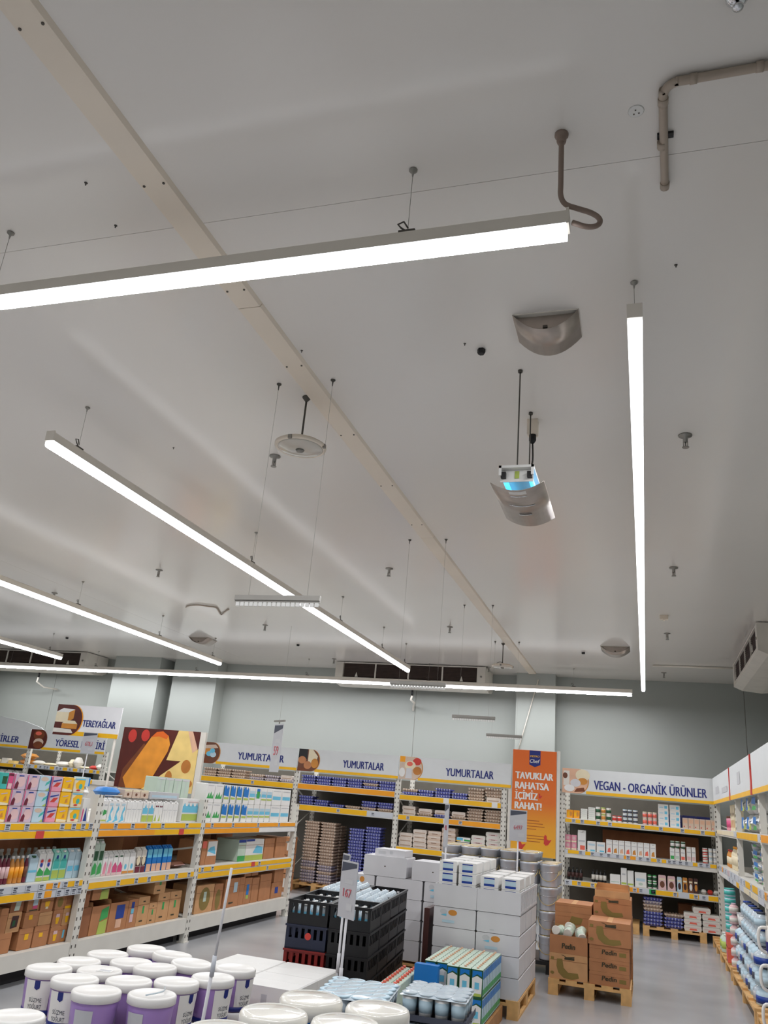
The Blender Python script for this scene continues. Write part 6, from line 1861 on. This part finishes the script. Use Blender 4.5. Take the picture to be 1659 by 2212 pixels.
# ------------------------------------------------------------ tin pails
def tin_pail():
    r, h = .108, .245

    def make():
        return MB().lathe([(r * .93, 0), (r * .93, .01), (r, h - .03), (r * 1.03, h - .025), (r * 1.03, h - .008), (r * .96, h)], 20).mesh('body', ['tin'])
    lid = cached('tinlid', lambda: MB().lathe([(r * .97, h - .002), (r * .95, h + .004), (r * .8, h - .004), (0, h - .004)], 20).mesh('lid', ['gold']))
    rim = cached('tinrim', lambda: MB().lathe([(r * 1.0, h * .62), (r * 1.03, h * .63), (r * 1.0, h * .64)], 20).mesh('rim_bead', ['chrome']))
    hd = cached('tinhandle', lambda: MB().tube([(r * 1.04 * math.cos(a), -r * .25 - r * .82 * abs(math.sin(a)), h * .72 - .115 * abs(math.sin(a))) for a in [math.pi * k / 12 for k in range(13)]], .0035, 6).mesh('handle', ['gold']))
    return cached('tin', make), [('lid', lid), ('rim_bead', rim), ('handle', hd)]


tp = tin_pail()
TX = [-1.10 - .237 * k for k in range(6)]
for i, x in enumerate(TX):
    for j in range(3):
        for l_ in range(4 if i else 4):
            if j and l_ < 3 and i:
                continue
            put(tp, 'tin_pail', 'white gold lidded tin pail, column %s, depth %s, layer %s, behind white cartons' % (ORD[i + 1], ORD[j + 1], ORD[l_ + 1]), 'tin pail', (x + jig(.004), 10.45 + j * .238, .135 + l_ * .252), 0.0, 'tin pails')
low = cached('lowtin', lambda: MB().lathe([(.1, 0), (.104, .07), (.109, .075), (.109, .09), (.1, .094)], 20).mesh('body', ['tin']))
lowlid = cached('lowlid', lambda: MB().lathe([(.105, .091), (.1, .098), (.085, .092), (0, .092)], 20).mesh('lid', ['gold']))
for i, x in enumerate(TX[1:]):
    for j in range(3):
        o = tag(obj('flat_tin', low, None, (x, 10.45 + j * .238, .135 + 4 * .252)), 'low tin with gold lid on the tin pails, column %s, depth %s' % (ORD[i + 1], ORD[j + 1]), 'tin', 'low gold lidded tins')
        obj('lid', lowlid, o)
tag(obj('black_pallet', MB().box(0, 1.43, 0, .75, .09, .13).box(0, .12, 0, .7, 0, .09).box(.6, .75, 0, .7, 0, .09).box(1.31, 1.43, 0, .75, 0, .09).mesh('black_pallet', ['black']), None, (-2.42, 10.32, 0)), 'black plastic pallet under the tin pails', 'pallet')

# ------------------------------------------------------------ brown boxes on the aisle pallet
pallet('wooden pallet in the aisle under the brown printed boxes', -.975, 9.30, .80, 1.2)
CUC = [('p', 'cardboard_print', [(.2, .78), (.34, .8), (.38, .45), (.5, .28), (.75, .3), (.78, .12), (.6, .03), (.38, .06), (.24, .25), (.19, .5)]), ('p', 'print_dark', [(.3, .95), (.36, .95), (.45, .82), (.66, .88), (.66, .92), (.45, .88)]), ('r', 'cardboard_print', .04, .72, .12, .84), ('e', 'cardboard_print', .08, .22, .05, .06), ('r', 'print_dark', .4, .78, .66, .86)]


def lettered(o, s, x, z, size, d, w=None):
    obj('lettering', text_mesh(s, size, 'print_dark', width=w, shear=.1, fat=size * .03), o, (x, -d / 2 - .002, z))


def aisle(lab, x0, x1, y0, y1, z0, z1, prn, key, tone='cardboard', op=False):
    w, d = x1 - x0, y1 - y0
    return put(p_card(key, w, d, z1 - z0, tone, prn, op), 'cardboard_box', lab, 'box', ((x0 + x1) / 2, (y0 + y1) / 2, z0), jig(.01), 'brown boxes on the aisle pallet')


aisle('brown box with olive pickle print, bottom left of the aisle pallet', -.965, -.59, 9.32, 9.80, .145, .375, CUC, 'cuc1', 'cardboard_light')
ob = aisle('open brown box full of pale tubs on the aisle pallet', -.965, -.59, 9.32, 9.80, .376, .54, [], 'op1', 'cardboard', True)
lettered(ob, 'Pedin', .0, .07, .07, .48, .13)
for i in range(9):
    a, b_ = (i % 3), (i // 3)
    put(p_jar('tub', .045, .11, 'pale_green' if i != 2 else 'green', 'offwhite', None), 'pale_tub', 'pale green tub tumbled in the open brown box, %s of nine' % ORD[i + 1], 'tub', (-.892 + a * .112, 9.462 + b_ * .148, .545 + .012 * ((i * 5) % 3)), rot=(R90 + jig(.3), jig(.3), jig(.3)), group='pale tubs in the open box')
for i in range(6):
    put(p_jar('tub', .045, .11, 'pale_green', 'offwhite', None), 'pale_tub', 'pale tub standing inside the open brown box, %s of six' % ORD[i + 1], 'tub', (-.885 + (i % 3) * .11, 9.42 + (i // 3) * .2, .383), 0.0, 'standing pale tubs')
for k, (z0, z1) in enumerate(((.145, .262), (.263, .375), (.376, .498))):
    o = aisle('low brown box with dark lettering, %s in the right stack of the aisle pallet' % ('lowest', 'second', 'third')[k], -.575, -.19, 9.32, 9.80, z0, z1, [('r', 'cardboard_print', .75, .3, .92, .6)], 'low%d' % k)
    lettered(o, 'Pedin', .0, .065, .06, .48, .14)
aisle('tall brown box with olive pickle print on top of the right stack', -.582, -.17, 9.31, 9.80, .499, .715, CUC, 'cuc2', 'cardboard')
for k, (z0, z1) in enumerate(((.145, .345), (.346, .55), (.551, .70), (.701, .79))):
    aisle('brown box in the back left stack of the aisle pallet, %s up' % ORD[k + 1], -.97, -.58, 9.88, 10.36, z0, z1, [('p', 'cardboard_print', [(.35, .2), (.45, .8), (.75, .7), (.7, .3)])] if k in (2,) else [], 'bl%d' % k)
for k, (z0, z1) in enumerate(((.145, .345), (.346, .55), (.551, .70), (.701, .89))):
    aisle('brown box in the back right stack of the aisle pallet, %s up' % ORD[k + 1], -.565, -.17, 9.88, 10.36, z0, z1, CUC if k == 3 else [], 'br%d' % k)
aisle('open brown box on the back of the aisle pallet', -.55, -.19, 9.9, 10.3, .892, .96, [], 'opb', 'cardboard_light', True)
for _l, _n in LABELS.items():
    if len(_n) > 1:
        print("DUPLICATE LABEL", len(_n), _l)
